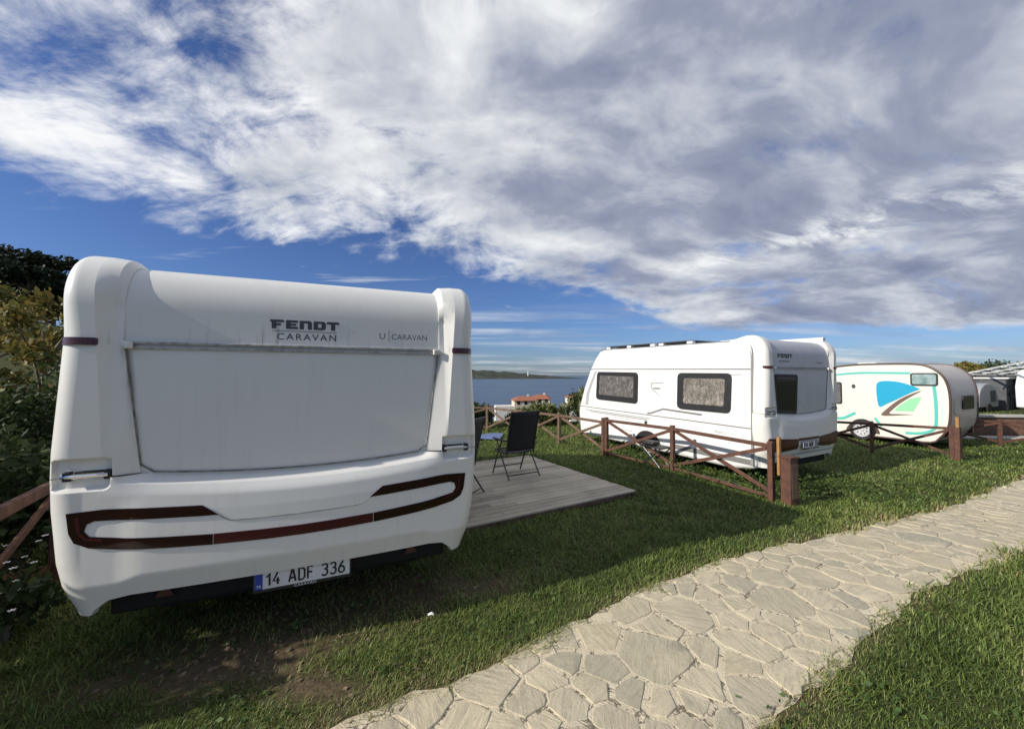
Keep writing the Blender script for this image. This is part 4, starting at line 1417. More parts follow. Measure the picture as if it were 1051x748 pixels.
mb = MB(); G = []
for i in range(9):
    G.append([(-2.1 + 1.75 * j / 12 + .1 * i / 8, 10.95 + .95 * i / 8 + .25 * j / 12, .05 + .012 * math.sin(i * 1.3 + j)) for j in range(13)])
mb.grid(G); o = mb.build('groundsheet', TARPM, smooth=True, sharp=180)
for v in o.data.vertices: v.co.z += float(gz(v.co.x, v.co.y))
tag(o, 'blue grey sheet spread on the grass behind the deck', 'groundsheet')


# ------------------------------------------------------------------ fences
def make_fence(name, posts, label, mats, group='brown timber fences between pitches', hgt=.86, th=.075, doubles=(), braces=True, bottom=False, rail=.06):
    p0 = posts[0]
    rt = empty(name, (p0[0], p0[1], float(gz(*p0))))
    tag(rt, label, 'fence', group)
    o = Vector(rt.location)
    P = [Vector((x, y, float(gz(x, y)))) - o for x, y in posts]
    for i, p in enumerate(P):
        d = P[min(i + 1, len(P) - 1)] - P[max(i - 1, 0)]
        rz = math.atan2(d.y, d.x)
        mb = MB(); mb.box((p.x, p.y, p.z + hgt / 2 - .05), (th, th, hgt + .1), rz)
        if i in doubles:
            q = p - d.normalized() * (th + .02); mb.box((q.x, q.y, q.z + hgt / 2 - .06), (th, th, hgt + .08), rz)
        mb.build('post', mats[0], rt, bevel=.006)
    for a, b in zip(P[:-1], P[1:]):
        d = (b - a).normalized(); n = Vector((-d.y, d.x, 0)) * (th * .5 + .012)
        z1 = Vector((0, 0, hgt - .07)); z0 = Vector((0, 0, .14))
        mb = MB(); mb.beam(a + z1 + n * .0 + d * th * .52, b + z1 - d * th * .52, .05, rail); mb.build('rail', mats[1], rt, bevel=.005)
        if bottom:
            mb = MB(); mb.beam(a + d * th * .5 + Vector((0, 0, .07)), b - d * th * .5 + Vector((0, 0, .07)), .03, .05); mb.build('rail', mats[1], rt, bevel=.005)
        if braces:
            mb = MB(); mb.beam(a + z0 + d * .05 - n * .45, b + z1 - d * .05 - n * .45 - Vector((0, 0, .04)), .028, .06); mb.build('brace', mats[1], rt, bevel=.004)
            mb = MB(); mb.beam(a + z1 + d * .05 + n * .45 - Vector((0, 0, .04)), b + z0 - d * .05 + n * .45, .028, .06); mb.build('brace', mats[1], rt, bevel=.004)
    return rt


make_fence('timber_fence', [(-3.1, 12.9), (-.81, 12.75), (.28, 11.6), (1.26, 10.45), (2.16, 9.15)], 'brown timber fence with crossed braces along the far lawn edge', (FWOODL, FWOODL), hgt=.84)
make_fence('timber_fence', [(2.19, 9.07), (3.14, 7.66), (3.93, 5.95)], 'brown timber fence with crossed braces in front of the second caravan', (FWOOD, FWOOD), doubles=(0,), bottom=True, hgt=.90)
make_fence('timber_fence', [(7.9, 10.75), (9.05, 9.85), (10.1, 9.0)], 'brown timber fence with crossed braces in front of the cream caravan', (FWOOD, FWOOD), hgt=.80)
make_fence('timber_fence', [(11.6, 11.6), (13.4, 10.75), (15.2, 9.9)], 'dark timber fence at the right edge before the brick wall', (FWOOD, FWOOD), hgt=.75)
make_fence('timber_fence', [(-2.95, 1.7), (-4.10, 3.55), (-5.2, 5.4)], 'shaded timber fence in the dark gap left of the nearest caravan', (FWOOD, FWOOD), hgt=.95, rail=.09)
make_fence('timber_fence', [(-15.6, 10.2), (-12.9, 9.6), (-10.2, 9.4), (-7.6, 9.6)], 'thin dark fence before the stone wall left of the nearest caravan', (FWOOD, FWOOD), hgt=1.0, th=.06)

# pillars with pale tops
def service_pillar(x, y, label, rz=0.0):
    rt = empty('service_pillar', (x, y, float(gz(x, y))), rz)
    tag(rt, label, 'post', 'brown posts with fresh yellow tops')
    mb = MB(); mb.box((0, 0, .33), (.17, .15, .72)); mb.build('cabinet', FWOOD, rt, bevel=.006)
    mb = MB(); mb.box((0, 0, .703), (.20, .18, .025)); mb.build('lid', FWOOD, rt, bevel=.004)
    mb = MB(); mb.box((0, -.079, .36), (.13, .006, .5)); mb.build('cabinet_door', FWOODL, rt, bevel=.003)
    mb = MB(); mb.box((-.07, .10, .70), (.045, .04, .56)); mb.build('batten', FWOODY, rt, bevel=.004)


def marker_post(x, y, label, h, rz=0.0):
    rt = empty('marker_post', (x, y, float(gz(x, y))), rz)
    tag(rt, label, 'post', 'brown posts with fresh yellow tops')
    mb = MB(); mb.box((0, 0, h / 2 - .14), (.10, .09, h - .18)); mb.build('post', FWOOD, rt, bevel=.006)
    mb = MB(); mb.box((0, 0, h - .14), (.055, .055, .28)); mb.build('post_top', FWOODY, rt, bevel=.004)


service_pillar(4.07, 5.76, 'brown timber service pillar at the end of the fence beside the second caravan', R(20))
marker_post(10.16, 8.92, 'brown post with yellow top at the end of the cream caravan fence', 1.0, R(20))
marker_post(13.9, 10.5, 'brown post with yellow top before the low brick wall', .9, R(20))


# black folding stand and a pot of cables at the side of the second caravan
def side_clutter():
    rt = empty('folding_stand', (2.96, 8.05, float(gz(2.96, 8.05))), R(117))
    tag(rt, 'low black folding stand against the side of the second caravan', 'stand')
    mb = MB(); mb.box((0, 0, .42), (.55, .34, .03)); mb.build('top', BLACK, rt, bevel=.01)
    mb = MB(); mb.box((.12, .02, .48), (.28, .24, .07), .2); mb.build('lid', BLACK, rt, bevel=.02)
    for s in (-1, 1):
        mb = MB(); mb.tube([(-.24, s * .15, .41), (.24, s * .15, .01)], .014, 6); mb.build('leg', CFRAME, rt, smooth=True)
        mb = MB(); mb.tube([(.24, s * .13, .41), (-.24, s * .13, .01)], .014, 6); mb.build('leg', CFRAME, rt, smooth=True)
    mb = MB(); pts = []
    for k in range(60):
        s = k / 59
        pts.append((2.0 + 1.9 * s + .06 * math.sin(9 * s), 9.35 - 2.9 * s + .08 * math.sin(13 * s), .03))
    pts = [(p[0] + .0, p[1] + .35, float(gz(p[0], p[1])) + .03) for p in pts]
    mb.tube(pts, .012, 6); o = mb.build('cable', BLACK, smooth=True)
    tag(o, 'black mains cable lying in the grass along the second caravan', 'cable')


side_clutter()
mb = MB(); mb.grid([[(-.02, 0, .0), (.02, .004, .012), (.05, .0, .004)], [(-.03, .03, .006), (.02, .035, .03), (.045, .03, .015)]])
o = mb.build('paper_scrap', PAINTW, smooth=True); o.location = (-.62, 2.98, .045); o.scale = (.6, .6, .6)
tag(o, 'small white scrap of paper on the shaded grass', 'litter')


# ------------------------------------------------------------------ far right: tents, brick wall, pergola, vehicle
def far_right():
    # low brick wall with pale coping
    rt = empty('brick_wall', (14.2, 12.9, float(gz(14.2, 12.9))), R(-8))
    tag(rt, 'low brown brick wall with pale coping beyond the cream caravan', 'wall')
    mb = MB(); mb.box((1.0, 0, .25), (4.6, .3, .7)); mb.build('brickwork', BRICKW, rt, bevel=.01)
    mb = MB(); mb.box((1.0, 0, .63), (4.8, .42, .07)); mb.build('coping', COPING, rt, bevel=.01)
    mb = MB(); mb.box((.3, -.75, .0), (3.4, .5, .1), .05); o = mb.build('kerb', COPING, rt, bevel=.01)
    # grey cabins
    def cabin(x, y, w, d, h, label, mat, door=True, rz=0.0, round_top=False):
        r = empty('cabin', (x, y, float(gz(x, y))), rz)
        tag(r, label, 'cabin', 'dark cabins beyond the brick wall')
        mb = MB(); mb.box((0, 0, h / 2), (w, d, h)); mb.build('wall', mat, r, bevel=.05, seg=3)
        mb = MB(); mb.box((0, 0, h + .04), (w + .2, d + .2, .09)); mb.build('roof', SLATE if mat is NIGHT else PAINTW, r, bevel=.02)
        if door:
            mb = MB(); mb.box((w * .1, -d / 2 - .012, h * .42), (.8, .03, h * .8)); dd = mb.build('door', NIGHT if mat is not NIGHT else SLATE, r, bevel=.01)
            mb = MB(); mb.tube([(w * .1 + .3, -d / 2 - .05, h * .40), (w * .1 + .3, -d / 2 - .05, h * .46)], .015); mb.build('handle', CHROME, dd)
        mb = MB(); mb.box((-w * .3, -d / 2 - .012, h * .6), (.5, .03, .5)); mb.build('window', GLASS, r)
    cabin(27.6, 23.0, 1.7, 2.2, 1.75, 'dark grey cabin with pale roof beyond the brick wall', SLATE, True, R(30))
    cabin(29.4, 23.4, 1.7, 2.2, 1.9, 'black cabin under the white pergola', NIGHT, True, R(30))
    # silver teardrop trailer
    r = empty('teardrop_trailer', (25.2, 21.6, float(gz(25.2, 21.6)) - .1), R(20))
    tag(r, 'small silver rounded trailer beside the dark grey cabin', 'trailer')
    prof = [(-1.0, .35), (-1.0, .9), (-.75, 1.35), (-.25, 1.6), (.25, 1.6), (.65, 1.42), (.9, 1.1), (1.0, .7), (1.0, .35)]
    mb = MB(); mb.prism(smooth_poly(prof, 4, False), -.8, .8, lambda a, b, o: (a, o, b)); mb.build('body', ALU, r, bevel=.05, seg=3, fixn=True)
    mb = MB(); mb.box((.35, -.81, .95), (.6, .03, .6)); mb.build('door', SLATE, r, bevel=.02)
    for s in (-1, 1):
        w = empty('wheel'); w.parent = r
        mb = MB(); mb.lathe([(.12, -.07), (.26, -.07), (.28, 0), (.26, .07), (.12, .07)], (0, s * .75, .28), 'Y', 20); mb.build('tyre', RUBBER, w, smooth=True)
        mb = MB(); mb.lathe([(.01, s * .05), (.14, s * .05)], (0, s * .75, .28), 'Y', 16); mb.build('rim', STEEL, w)
    # white pergola
    ox, oy = 27.9, 24.0
    r = empty('pergola', (ox, oy, float(gz(ox, oy))))
    tag(r, 'white slatted pergola roof on posts at the right edge', 'pergola')
    zz = -float(gz(ox, oy))
    A = Vector((0, 0, 1.95 + zz)); B = Vector((-5.2, -7.6, 2.62 + zz)); off = Vector((1.35, .25, -.02))
    for k in range(8):
        mb = MB(); mb.beam(A + off * k, B + off * k, .05, .085); mb.build('rafter', PAINTW, r)
    for k in range(6):
        p = A.lerp(B, .06 + .17 * k) - Vector((0, 0, .075))
        mb = MB(); mb.beam(p - off * .2, p + off * 7.3, .05, .06); mb.build('beam', PAINTW, r)
    for f, k in ((.04, 1), (.04, 6), (.5, 7), (.95, 3), (.95, 7)):
        p = A.lerp(B, f) + off * k
        mb = MB(); mb.box((p.x, p.y, p.z / 2), (.09, .09, p.z)); mb.build('post', PAINTW, r, bevel=.01)
    # white caravan back at the frame edge
    r = empty('caravan', (27.3, 19.2, float(gz(27.3, 19.2)) - .1), R(16))
    tag(r, 'white boxy caravan cut by the right edge under the pergola', 'caravan', 'caravans parked on the lawn pitches')
    mb = MB(); mb.prism([(-1.7, .45), (-1.75, 1.5), (-1.5, 2.25), (-1.2, 2.35), (2.2, 2.35), (2.4, 1.6), (2.2, .45)], -1.0, 1.0, lambda a, b, o: (a, o, b)); mb.build('body', W2, r, bevel=.06, seg=3, fixn=True)
    f = MB(); f.box((-.9, -1.01, 1.5), (1.0, .04, .6)); wf = f.build('window', BLACK, r, bevel=.02)
    f = MB(); f.box((-.9, -1.035, 1.5), (.86, .01, .46)); f.build('pane', GLASS, wf)
    f = MB(); f.box((.3, -1.01, .8), (4.0, .02, .07)); f.build('trim_line', REDT, r)
    for s in (-1, 1):
        f = MB(); f.lathe([(.1, -.09), (.3, -.09), (.32, 0), (.3, .09), (.1, .09)], (.3, s * .92, .32), 'Y', 22); f.build('wheel', RUBBER, r, smooth=True)


far_right()


# ------------------------------------------------------------------ houses by the sea, lighthouse
def houses():
    def house(x, y, z, w, d, h, label, mat, rz=0.0, floors=2, wing=None):
        r = empty('house', (x, y, z), rz)
        tag(r, label, 'house', 'houses by the sea below the site')
        mb = MB(); mb.box((0, 0, h / 2 - 3), (w, d, h + 6)); mb.build('wall', mat, r)
        if wing:
            mb = MB(); mb.box((-w / 2 - wing / 2, -.5, h * .3 - 3), (wing, d * .8, h * .6 + 6)); mb.build('wing', HOUSEC, r)
        rf = MB(); o = .5; rh = 1.5
        vs = [(-w / 2 - o, -d / 2 - o, h), (w / 2 + o, -d / 2 - o, h), (w / 2 + o, d / 2 + o, h), (-w / 2 - o, d / 2 + o, h), (-w / 4, 0, h + rh), (w / 4, 0, h + rh)]
        rf.add(vs, [(0, 1, 5, 4), (1, 2, 5), (2, 3, 4, 5), (3, 0, 4), (3, 2, 1, 0)])
        ro = rf.build('roof', TILE, r)
        mb = MB(); mb.box((w * .2, .5, h + 1.3), (.7, .7, 1.6)); mb.build('chimney', HOUSEC, ro)
        for fl in range(floors):
            for k in range(3):
                mb = MB(); mb.box((-w * .32 + w * .32 * k, -d / 2 - .02, 1.5 + fl * 2.7), (1.1, .12, 1.4)); mb.build('window', GLASS, r)
    house(4.6, 150, -12.6, 8.5, 8, 4.9, 'pale two storey house with terracotta roof by the sea, left of the pair', HOUSEW, R(8), 2, 7)
    house(11.0, 152, -12.0, 7.5, 8, 4.8, 'cream house with terracotta roof by the sea, right beside the white wing house', HOUSEW, R(-6), 2)
    house(25.5, 148, -11.8, 9, 8, 5.2, 'white house with orange roof half hidden by the second caravan', HOUSEC, R(6), 2)
    r = empty('lighthouse', (202, 4900, SEA_Z + 20))
    tag(r, 'tiny white lighthouse tower on the far headland', 'lighthouse')
    mb = MB(); mb.lathe([(9, 0), (6, 62), (7.5, 63), (7.5, 66), (4, 66), (4, 74), (.1, 80)], (0, 0, 0), 'Z', 14); mb.build('tower', PAINTW, r, smooth=True)
    mb = MB(); mb.box((30, 0, 6), (46, 20, 12)); mb.build('keeper_house', PAINTW, r)


houses()
# ------------------------------------------------------------------ vegetation
def quads_object(name, centers, dirs, lens, wids, shade, mat, parent=None, normals=None):
    """leaf-shaped faces (4-point kites), one shade per leaf"""
    n = len(centers)
    d = dirs / np.linalg.norm(dirs, axis=1, keepdims=True)
    if normals is None: normals = RNG.normal(size=(n, 3))
    s = np.cross(d, normals); s /= np.linalg.norm(s, axis=1, keepdims=True) + 1e-9
    V = np.empty((n, 4, 3), np.float32)
    V[:, 0] = centers - d * lens[:, None] * .5
    V[:, 1] = centers + s * wids[:, None] * .5
    V[:, 2] = centers + d * lens[:, None] * .5
    V[:, 3] = centers - s * wids[:, None] * .5
    me = bpy.data.meshes.new(name)
    me.vertices.add(n * 4); me.vertices.foreach_set('co', V.ravel())
    me.loops.add(n * 4); me.loops.foreach_set('vertex_index', np.arange(n * 4, dtype=np.int32))
    me.polygons.add(n); me.polygons.foreach_set('loop_start', np.arange(0, n * 4, 4, dtype=np.int32))
    me.update(calc_edges=True)
    a = me.attributes.new('shade', 'FLOAT', 'POINT')
    a.data.foreach_set('value', np.repeat(shade, 4).astype(np.float32))
    me.materials.append(mat)
    o = bpy.data.objects.new(name, me)
    COL.objects.link(o)
    if parent: o.parent = parent
    return o


def crown(name, blobs, n, leaf, mat, parent, flat=0.0, shade_rng=(0.0, 1.0)):
    """leaf clumps scattered in a set of ellipsoid lobes"""
    wts = np.array([b[3] * b[4] * b[5] for b in blobs]) ** .66
    k = RNG.choice(len(blobs), n, p=wts / wts.sum())
    B = np.array(blobs)[k]
    q = RNG.normal(size=(n, 3)); q /= np.linalg.norm(q, axis=1, keepdims=True)
    rad = RNG.uniform(.35, 1.08, n) ** .6
    # twig clumps inside the lobe
    nc = max(6, n // 28)
    cl = RNG.normal(size=(nc, 3)); cl /= np.linalg.norm(cl, axis=1, keepdims=True)
    j = RNG.integers(0, nc, n)
    q = q * .38 + cl[j] * .62 * 1.25
    c = B[:, :3] + q * B[:, 3:6] * rad[:, None]
    d = RNG.normal(size=(n, 3)); d[:, 2] *= (1 - flat); d[:, 2] -= .3
    tone = RNG.random(nc)[j] * .55 + RNG.random(n) * .45
    shade = shade_rng[0] + (shade_rng[1] - shade_rng[0]) * tone
    L = leaf * RNG.uniform(.45, 1.55, n)
    return quads_object(name, c, d, L, L * RNG.uniform(.4, .7, n), shade, mat, parent)


def tree(kind, loc, h, spread, label, mat, n, leaf, group=None, lobes=9, trunk_r=.12, low=.35, cat='tree', flat=0.0, lobe=1.0):
    rt = empty(kind, loc)
    tag(rt, label, cat, group)
    blobs = []
    mb = MB()
    top = h * .75
    mb.tube([(0, 0, -.4), (.03 * h, .01 * h, h * .3), (-.01 * h, .02 * h, top)], [trunk_r, trunk_r * .7, trunk_r * .2], 8)
    for i in range(lobes):
        a = i * 2.4 + random.uniform(-.4, .4); f = random.uniform(low, .92)
        rr = spread * (1.05 - .75 * abs(f - .5)) * random.uniform(.35, .85)
        c = (math.cos(a) * rr, math.sin(a) * rr, h * f)
        s = spread * random.uniform(.32, .52) * lobe
        blobs.append((*c, s, s, s * random.uniform(.6, .9)))
        mb.tube([(0, .01 * h, h * f * .6), (c[0] * .6, c[1] * .6, h * f * .86), c], [trunk_r * .4, trunk_r * .25, trunk_r * .08], 5)
    blobs.append((0, 0, h * .9, spread * .4 * lobe, spread * .4 * lobe, h * .12))
    mb.build('trunk', BARK, rt, smooth=True)
    crown('crown', blobs, n, leaf, mat, rt, flat)
    return rt


G1 = 'trees on the slope left of the nearest caravan'
L3 = [
    ('autumn_tree', -12.0, 9.9, 3.9, 1.7, 'yellow brown autumn tree just left of the nearest caravan', AUTUMN, 5200, .17),
    ('autumn_tree', -15.2, 10.6, 4.4, 2.0, 'yellow brown autumn tree cut by the left frame edge', AUTUMN, 5200, .17),
]
for k, x, y, h, s, lb, mt, n, lf in L3:
    tree(k, (x, y, float(gz(x, y))), h, s, lb, mt, n, lf, G1, 20, .10, .2, lobe=.62)
L3 = [(-41, 26.5, 6.0, 3.8, 'dark pine on the hilltop cut by the left frame edge'), (-37.0, 28, 5.2, 3.2, 'dark pine on the hilltop, second from the left frame edge'),
      (-35.6, 30, 5.6, 2.9, 'dark pine on the hilltop nearest to the caravan roof'), (-32.5, 26, 3.4, 2.6, 'lower dark pine in front of the hilltop pines')]
for x, y, h, s, lb in L3:
    tree('pine_tree', (x, y, float(gz(x, y))), h, s, lb, PINEM, 9000, .30, 'dark pines on the hilltop', 26, .22, .12, lobe=.62)


def shrub(x, y, r, h, label, mat, n, leaf, group, kind='shrub', lobes=6, cat='shrub'):
    rt = empty(kind, (x, y, float(gz(x, y))))
    tag(rt, label, cat, group)
    blobs = []
    mb = MB()
    for i in range(lobes):
        a = random.uniform(0, 6.28); rr = r * random.uniform(.1, .65)
        s = r * random.uniform(.35, .6)
        c = (math.cos(a) * rr, math.sin(a) * rr, h * random.uniform(.3, .75))
        blobs.append((*c, s, s, h * .3))
        mb.tube([(0, 0, -.1), (c[0] * .5, c[1] * .5, c[2] * .6), c], [.03, .02, .008], 5)
    mb.build('stem', BARK, rt)
    crown('foliage', blobs, n, leaf, mat, rt)
    return rt


G2 = 'dark shrubs in the gap left of the nearest caravan'
for i, (x, y, r, h, lb) in enumerate([(-4.6, 3.6, .8, 1.3, 'dark leafy shrub beside the shaded fence, level with the handle recess'),
                                      (-5.6, 4.0, .9, 1.5, 'dark leafy shrub cut by the left frame edge at fence height'),
                                      (-7.4, 6.6, 1.2, 2.3, 'dark shrub farther back under the autumn tree'),
                                      (-8.6, 6.4, 1.2, 1.7, 'dark shrub farther back at the left frame edge')]):
    shrub(x, y, r, h, lb, SHRUBM, 2600, .09, G2)
for i, (x, y, r, h, lb) in enumerate([(-4.6, 1.3, .75, 1.95, 'unseen hedge bush added left of frame for its shade, nearest to the path'), (-4.9, 2.15, .75, 2.1, 'unseen hedge bush added left of frame for its shade, beside the fence end'), (-5.6, 3.0, .9, 2.4, 'unseen hedge bush added left of frame for its shade, level with the caravan rear')]):
    shrub(x, y, r, h, lb, SHRUBM, 3600, .11, 'unseen hedge bushes added to shade the left gap', 'shrub', 9)  # unseen bushes added to throw shade on the left fence and ground
# daisies in the shade
rt = shrub(-3.55, 2.75, .55, .55, 'low flowering plant with small white blossoms under the shaded fence', SHRUBM, 1500, .06, None, 'flowering_plant', 6, 'plant')
mb = MB()
for k in range(34):
    x, y, z = random.uniform(-.55, .5), random.uniform(-.5, .4), random.uniform(.35, .72)
    for p in range(5):
        a = p * 1.2566
        mb.add([(x, y, z), (x + .016 * math.cos(a - .4), y + .016 * math.sin(a - .4), z + .004), (x + .022 * math.cos(a), y + .022 * math.sin(a), z + .002), (x + .016 * math.cos(a + .4), y + .016 * math.sin(a + .4), z + .004)], [(0, 1, 2, 3)])
mb.build('blossom', FLOWERM, rt)

# stone wall at the far left
rt = empty('stone_wall', (-15.5, 11.2, float(gz(-13, 11)) - .3))
tag(rt, 'pale low stone wall behind the thin fence at the far left', 'wall')
mb = MB()
for k in range(14): mb.box((k * .85, .25 * math.sin(k), .55), (.84, .4, 1.25 + .06 * (k % 3)))
mb.build('stonework', STONEW, rt, bevel=.03)

# spiky plants and hedge behind the far fence
G3 = 'pale spiky plants along the far fence'


def spiky(x, y, h, label, n=110):
    z = float(gz(x, y))
    rt = empty('spiky_plant', (x, y, z)); tag(rt, label, 'plant', G3)
    c = np.zeros((n * 3, 3)); d = np.zeros((n * 3, 3)); k = 0
    for s in range(3):
        bx, by = random.uniform(-.35, .35), random.uniform(-.3, .3); hh = h * random.uniform(.65, 1)
        for i in range(n):
            f = random.random()
            a = random.uniform(0, 6.28); el = random.uniform(.3, 1.4)
            dv = (math.cos(a) * math.cos(el), math.sin(a) * math.cos(el), math.sin(el))
            zz = hh * (.15 + .75 * f)
            c[k] = (bx + dv[0] * .16, by + dv[1] * .16, zz + dv[2] * .12); d[k] = dv; k += 1
    L = RNG.uniform(.22, .42, n * 3)
    quads_object('leaves', c, d, L, L * .16, RNG.random(n * 3), YUCCAM, rt)
    mb = MB(); mb.tube([(0, 0, -.3), (0, 0, h * .6)], .05, 6); mb.build('stem', BARK, rt)


for i, (x, y, h, lb) in enumerate([(-.75, 14.4, .8, 'short pale spiky plant nearest to the big caravan'), (.35, 14.6, .65, 'pale spiky plant left of the house roofs'), (1.15, 14.2, .80, 'tall pale spiky plant below the house roofs'),
                                   (1.75, 14.4, .85, 'pale spiky plant right of the chair back'), (2.5, 14.3, 1.45, 'tallest pale spiky plant before the second caravan'), (3.0, 14.6, 1.2, 'pale spiky plant half behind the second caravan')]):
    spiky(x, y, h, lb)
for i, (x, y, r, h, lb) in enumerate([(-1.4, 14.0, .9, .95, 'dark green bush behind the left end of the far fence'), (.1, 14.1, .9, .55, 'dark green bush behind the folding chair'),
                                      (1.4, 14.9, 1.0, .75, 'dark green bush behind the tall spiky plant'), (2.7, 15.2, 1.0, 1.35, 'dark green bush next to the second caravan front'), (3.9, 15.0, 1.0, 1.35, 'dark green bush hidden behind the second caravan front')]):
    shrub(x, y, r, h, lb, SHRUBM, 3000, .10, 'dark bushes behind the far fence')

# trees beyond the cream caravan
for i, (x, y, h, s, lb, mt) in enumerate([(33.6, 29, 2.9, 1.3, 'bushy yellow green tree beyond the cream caravan roof', AUTUMN), (38, 30, 2.7, 2.2, 'dark tree behind the white pergola, left one', SHRUBM), (44, 31, 3.0, 2.4, 'dark tree behind the white pergola, right one', SHRUBM),
                                          (31.5, 27, 1.9, 1.6, 'low dark tree beside the cream caravan rear', SHRUBM), (52, 43, 2.6, 2.0, 'thin far tree rising over the pergola', PINEM), (35.5, 28, 2.3, 2.0, 'dark tree just behind the silver trailer', SHRUBM)]):
    tree('broadleaf_tree', (x, y, float(gz(x, y))), h, s, lb, mt, 3200, .26, 'trees beyond the cream caravan', 8, .15, .3)


rt = empty('hedge', (30, 25.5, float(gz(30, 25.5)))); tag(rt, 'long dark hedge behind the cabins and the white pergola', 'hedge')
bl = []
for k in range(26):
    bl.append((k * .85 - 2, .25 * k + random.uniform(-.3, .3), 1.1 + random.uniform(-.2, .35), .8, .7, 1.05))
crown('foliage', bl, 15000, .2, SHRUBM, rt)
mb = MB()
for k in range(0, 26, 2): mb.tube([(k * .85 - 2, .25 * k, -.3), (k * .85 - 2, .25 * k, 1.2)], .06, 6)
mb.build('stems', BARK, rt)


# weeds by the rear of the second caravan and under its side
def weeds():
    c = []; d = []; L = []; sh = []; w = []
    for cx, cy, rx, ry, n, h in ((4.55, 6.35, .35, .3, 420, .22), (5.2, 6.6, .5, .35, 600, .2), (5.9, 6.9, .4, .3, 300, .16), (3.3, 7.75, .2, .5, 420, .28), (2.75, 8.6, .2, .5, 420, .32), (4.0, 6.7, .25, .3, 360, .3), (2.2, 9.5, .3, .5, 300, .3), (6.2, 6.1, .6, .3, 300, .1)):
        n = int(n * .8); x = RNG.normal(cx, rx, n); y = RNG.normal(cy, ry, n); z = gz(x, y) + RNG.random(n) * h
        ok = in_path(x, y) < -.12; x, y, z = x[ok], y[ok], z[ok]; n = x.size
        c.append(np.c_[x, y, z]); dd = RNG.normal(size=(n, 3)); dd[:, 2] = np.abs(dd[:, 2]) * .5; d.append(dd)
        l = RNG.uniform(.03, .075, n); L.append(l); w.append(l * RNG.uniform(.4, .75, n)); sh.append(RNG.random(n))
    for k in range(150):
        r_ = math.exp(random.uniform(math.log(2.0), math.log(8))); th = random.uniform(R(-48), R(52))
        cx, cy = r_ * math.sin(th), r_ * math.cos(th)
        if float(in_path(np.array([cx]), np.array([cy]))[0]) > -.06: continue
        if (cx < 1.9 and cy > 3.4 and cx > -4.2 and cy - 6.05 > .586 * (cx - 1.91)): continue
        n = random.randint(9, 22); sp = random.uniform(.03, .09)
        x = RNG.normal(cx, sp, n); y = RNG.normal(cy, sp, n); z = gz(x, y) + RNG.uniform(.015, .045, n)
        c.append(np.c_[x, y, z]); dd = RNG.normal(size=(n, 3)); dd[:, 2] = np.abs(dd[:, 2]) * .25; d.append(dd)
        l = RNG.uniform(.018, .045, n); L.append(l); w.append(l * RNG.uniform(.5, .85, n)); sh.append(RNG.random(n))
    o = quads_object('weeds', np.vstack(c), np.vstack(d), np.concatenate(L), np.concatenate(w), np.concatenate(sh), WEEDM)
    tag(o, 'leafy weeds growing round the second caravan', 'weeds', kind='stuff')


weeds()


def clods():
    mb = MB()
    n = 0
    while n < 420:
        x, y = random.uniform(-2.9, .6), random.uniform(2.1, 3.9)
        b = float(bare_f(np.array([x]), np.array([y]))[0])
        if random.random() > b ** 1.3 or float(in_path(np.array([x]), np.array([y]))[0]) > -.05: continue
        n += 1
        s_ = random.uniform(.004, .016); z = float(gz(x, y))
        vs = []
        for sx in (-1, 1):
            for sy in (-1, 1):
                for sz in (-.4, .6): vs.append((x + sx * s_ * random.uniform(.5, 1.2), y + sy * s_ * random.uniform(.5, 1.2), z + sz * s_ * random.uniform(.5, 1.3)))
        mb.add(vs, [(0, 1, 3, 2), (4, 6, 7, 5), (0, 4, 5, 1), (2, 3, 7, 6), (0, 2, 6, 4), (1, 5, 7, 3)])
    o = mb.build('earth_clods', CLODM)
    tag(o, 'loose crumbs of earth on the worn patches', 'earth', kind='stuff')


CLODM = noisy('earth_crumbs', (0.12, 0.085, 0.052), (0.22, 0.165, 0.105), 9, (0.9, 1.0))
clods()


# ------------------------------------------------------------------ lawn
def in_poly(x, y, poly):
    r = np.zeros(x.shape, bool); n = len(poly)
    for i in range(n):
        x0, y0 = poly[i]; x1, y1 = poly[(i + 1) % n]
        r ^= ((y0 > y) != (y1 > y)) & (x < (x1 - x0) * (y - y0) / (y1 - y0 + 1e-12) + x0)
    return r


def vnoise(x, y, s, seed=0):
    """smooth value noise"""
    g = np.random.default_rng(seed).random((64, 64))
    X = x * s; Y = y * s
    i = np.floor(X).astype(int); j = np.floor(Y).astype(int); fx = X - i; fy = Y - j
    fx = fx * fx * (3 - 2 * fx); fy = fy * fy * (3 - 2 * fy)
    a = g[i % 64, j % 64]; b = g[(i + 1) % 64, j % 64]; c = g[i % 64, (j + 1) % 64]; d = g[(i + 1) % 64, (j + 1) % 64]
    return (a * (1 - fx) + b * fx) * (1 - fy) + (c * (1 - fx) + d * fx) * fy


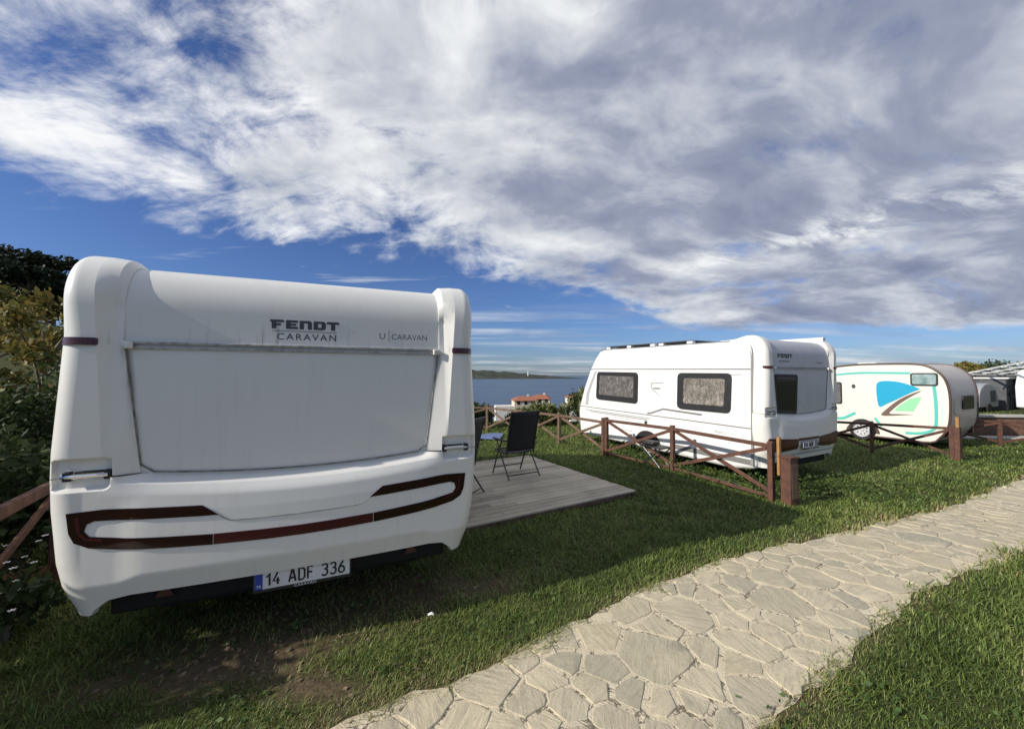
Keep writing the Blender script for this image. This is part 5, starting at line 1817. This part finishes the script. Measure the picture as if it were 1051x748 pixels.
def lawn():
    N = 620000
    lr = RNG.uniform(math.log(1.5), math.log(34), N)
    r = np.exp(lr); th = RNG.uniform(R(-62), R(62), N)
    keep = RNG.random(N) < np.clip(1.5 / (1 + 0.02 * r), 0, 1)
    r = r[keep]; th = th[keep]
    x = r * np.sin(th); y = r * np.cos(th)
    # clump the blades into tufts
    x = x + .02 * RNG.normal(size=x.size); y = y + .02 * RNG.normal(size=x.size)
    d = in_path(x, y)
    deck = [(1.93, 6.02), (-2.6, 3.4), (-4.1, 6.1), (.55, 8.7)]
    nb = vnoise(x, y, 3.1, 3) * .6 + vnoise(x, y, 9.0, 4) * .4
    bare = bare_f(x, y)
    p = np.clip(1.15 - bare * 1.25 + (nb - .5) * 1.1, 0.02, 1)
    edge_keep = d < (nb - .42) * .22 + .01
    gap = RNG.random(x.size)
    ok = edge_keep & (gap < p) & ~in_poly(x, y, deck) & (y < 15.5 + 60 * (x > 7)) & (x > -16)
    x, y, r, nb, bare, d = x[ok], y[ok], r[ok], nb[ok], bare[ok], d[ok]
    n = x.size
    tuft = vnoise(x, y, 5.5, 8); lng = vnoise(x, y, 1.1, 9)
    ph = (.014 + .024 * tuft ** 1.5 + .011 * lng) * RNG.uniform(.5, 1.5, n)
    # longer grass against posts, deck and the path's edge
    near_edge = np.exp(-np.abs(d + .06) / .08)
    ph = ph * (1 + .15 * near_edge)
    far = (r / 2.4) ** .55
    hgt = ph * np.clip(far, .85, 1.7); wid = .0034 * np.clip((r / 2.2), .8, 7) * RNG.uniform(.7, 1.4, n)
    az = RNG.uniform(0, 2 * math.pi, n)
    lean = RNG.uniform(.15, 1.7, n) * hgt
    z = gz(x, y) - .004
    dx, dy = np.cos(az), np.sin(az); sx, sy = -dy, dx
    V = np.empty((n, 5, 3), np.float32)
    V[:, 0] = np.c_[x - sx * wid / 2, y - sy * wid / 2, z]
    V[:, 1] = np.c_[x + sx * wid / 2, y + sy * wid / 2, z]
    mx, my = x + dx * lean * .35, y + dy * lean * .35
    V[:, 2] = np.c_[mx + sx * wid * .38, my + sy * wid * .38, z + hgt * .6]
    V[:, 3] = np.c_[mx - sx * wid * .38, my - sy * wid * .38, z + hgt * .6]
    V[:, 4] = np.c_[x + dx * lean, y + dy * lean, z + hgt * .95]
    me = bpy.data.meshes.new('grass')
    me.vertices.add(n * 5); me.vertices.foreach_set('co', V.ravel())
    b = np.arange(n, dtype=np.int32) * 5
    loops = np.stack([b, b + 1, b + 2, b + 3, b + 3, b + 2, b + 4], 1)
    me.loops.add(n * 7); me.loops.foreach_set('vertex_index', loops.ravel())
    me.polygons.add(n * 2)
    ls = np.stack([np.arange(n) * 7, np.arange(n) * 7 + 4], 1).astype(np.int32)
    me.polygons.foreach_set('loop_start', ls.ravel())
    me.update(calc_edges=True)
    dry = np.clip(bare * .7 + .75 * near_edge + (vnoise(x, y, 1.7, 12) - .6) * .8, 0, .8)
    sh = np.clip(RNG.beta(1.7, 2.6, n) * .80 + .30 * (vnoise(x, y, .8, 5) - .5) + .22 * (vnoise(x, y, 4.2, 6) - .5) + dry * RNG.random(n), 0, 1)
    a = me.attributes.new('shade', 'FLOAT', 'POINT'); a.data.foreach_set('value', np.repeat(sh, 5).astype(np.float32))
    me.materials.append(GRASSM)
    o = bpy.data.objects.new('grass', me)
    COL.objects.link(o)
    tag(o, 'short green and yellowing lawn grass', 'grass', kind='stuff')


lawn()
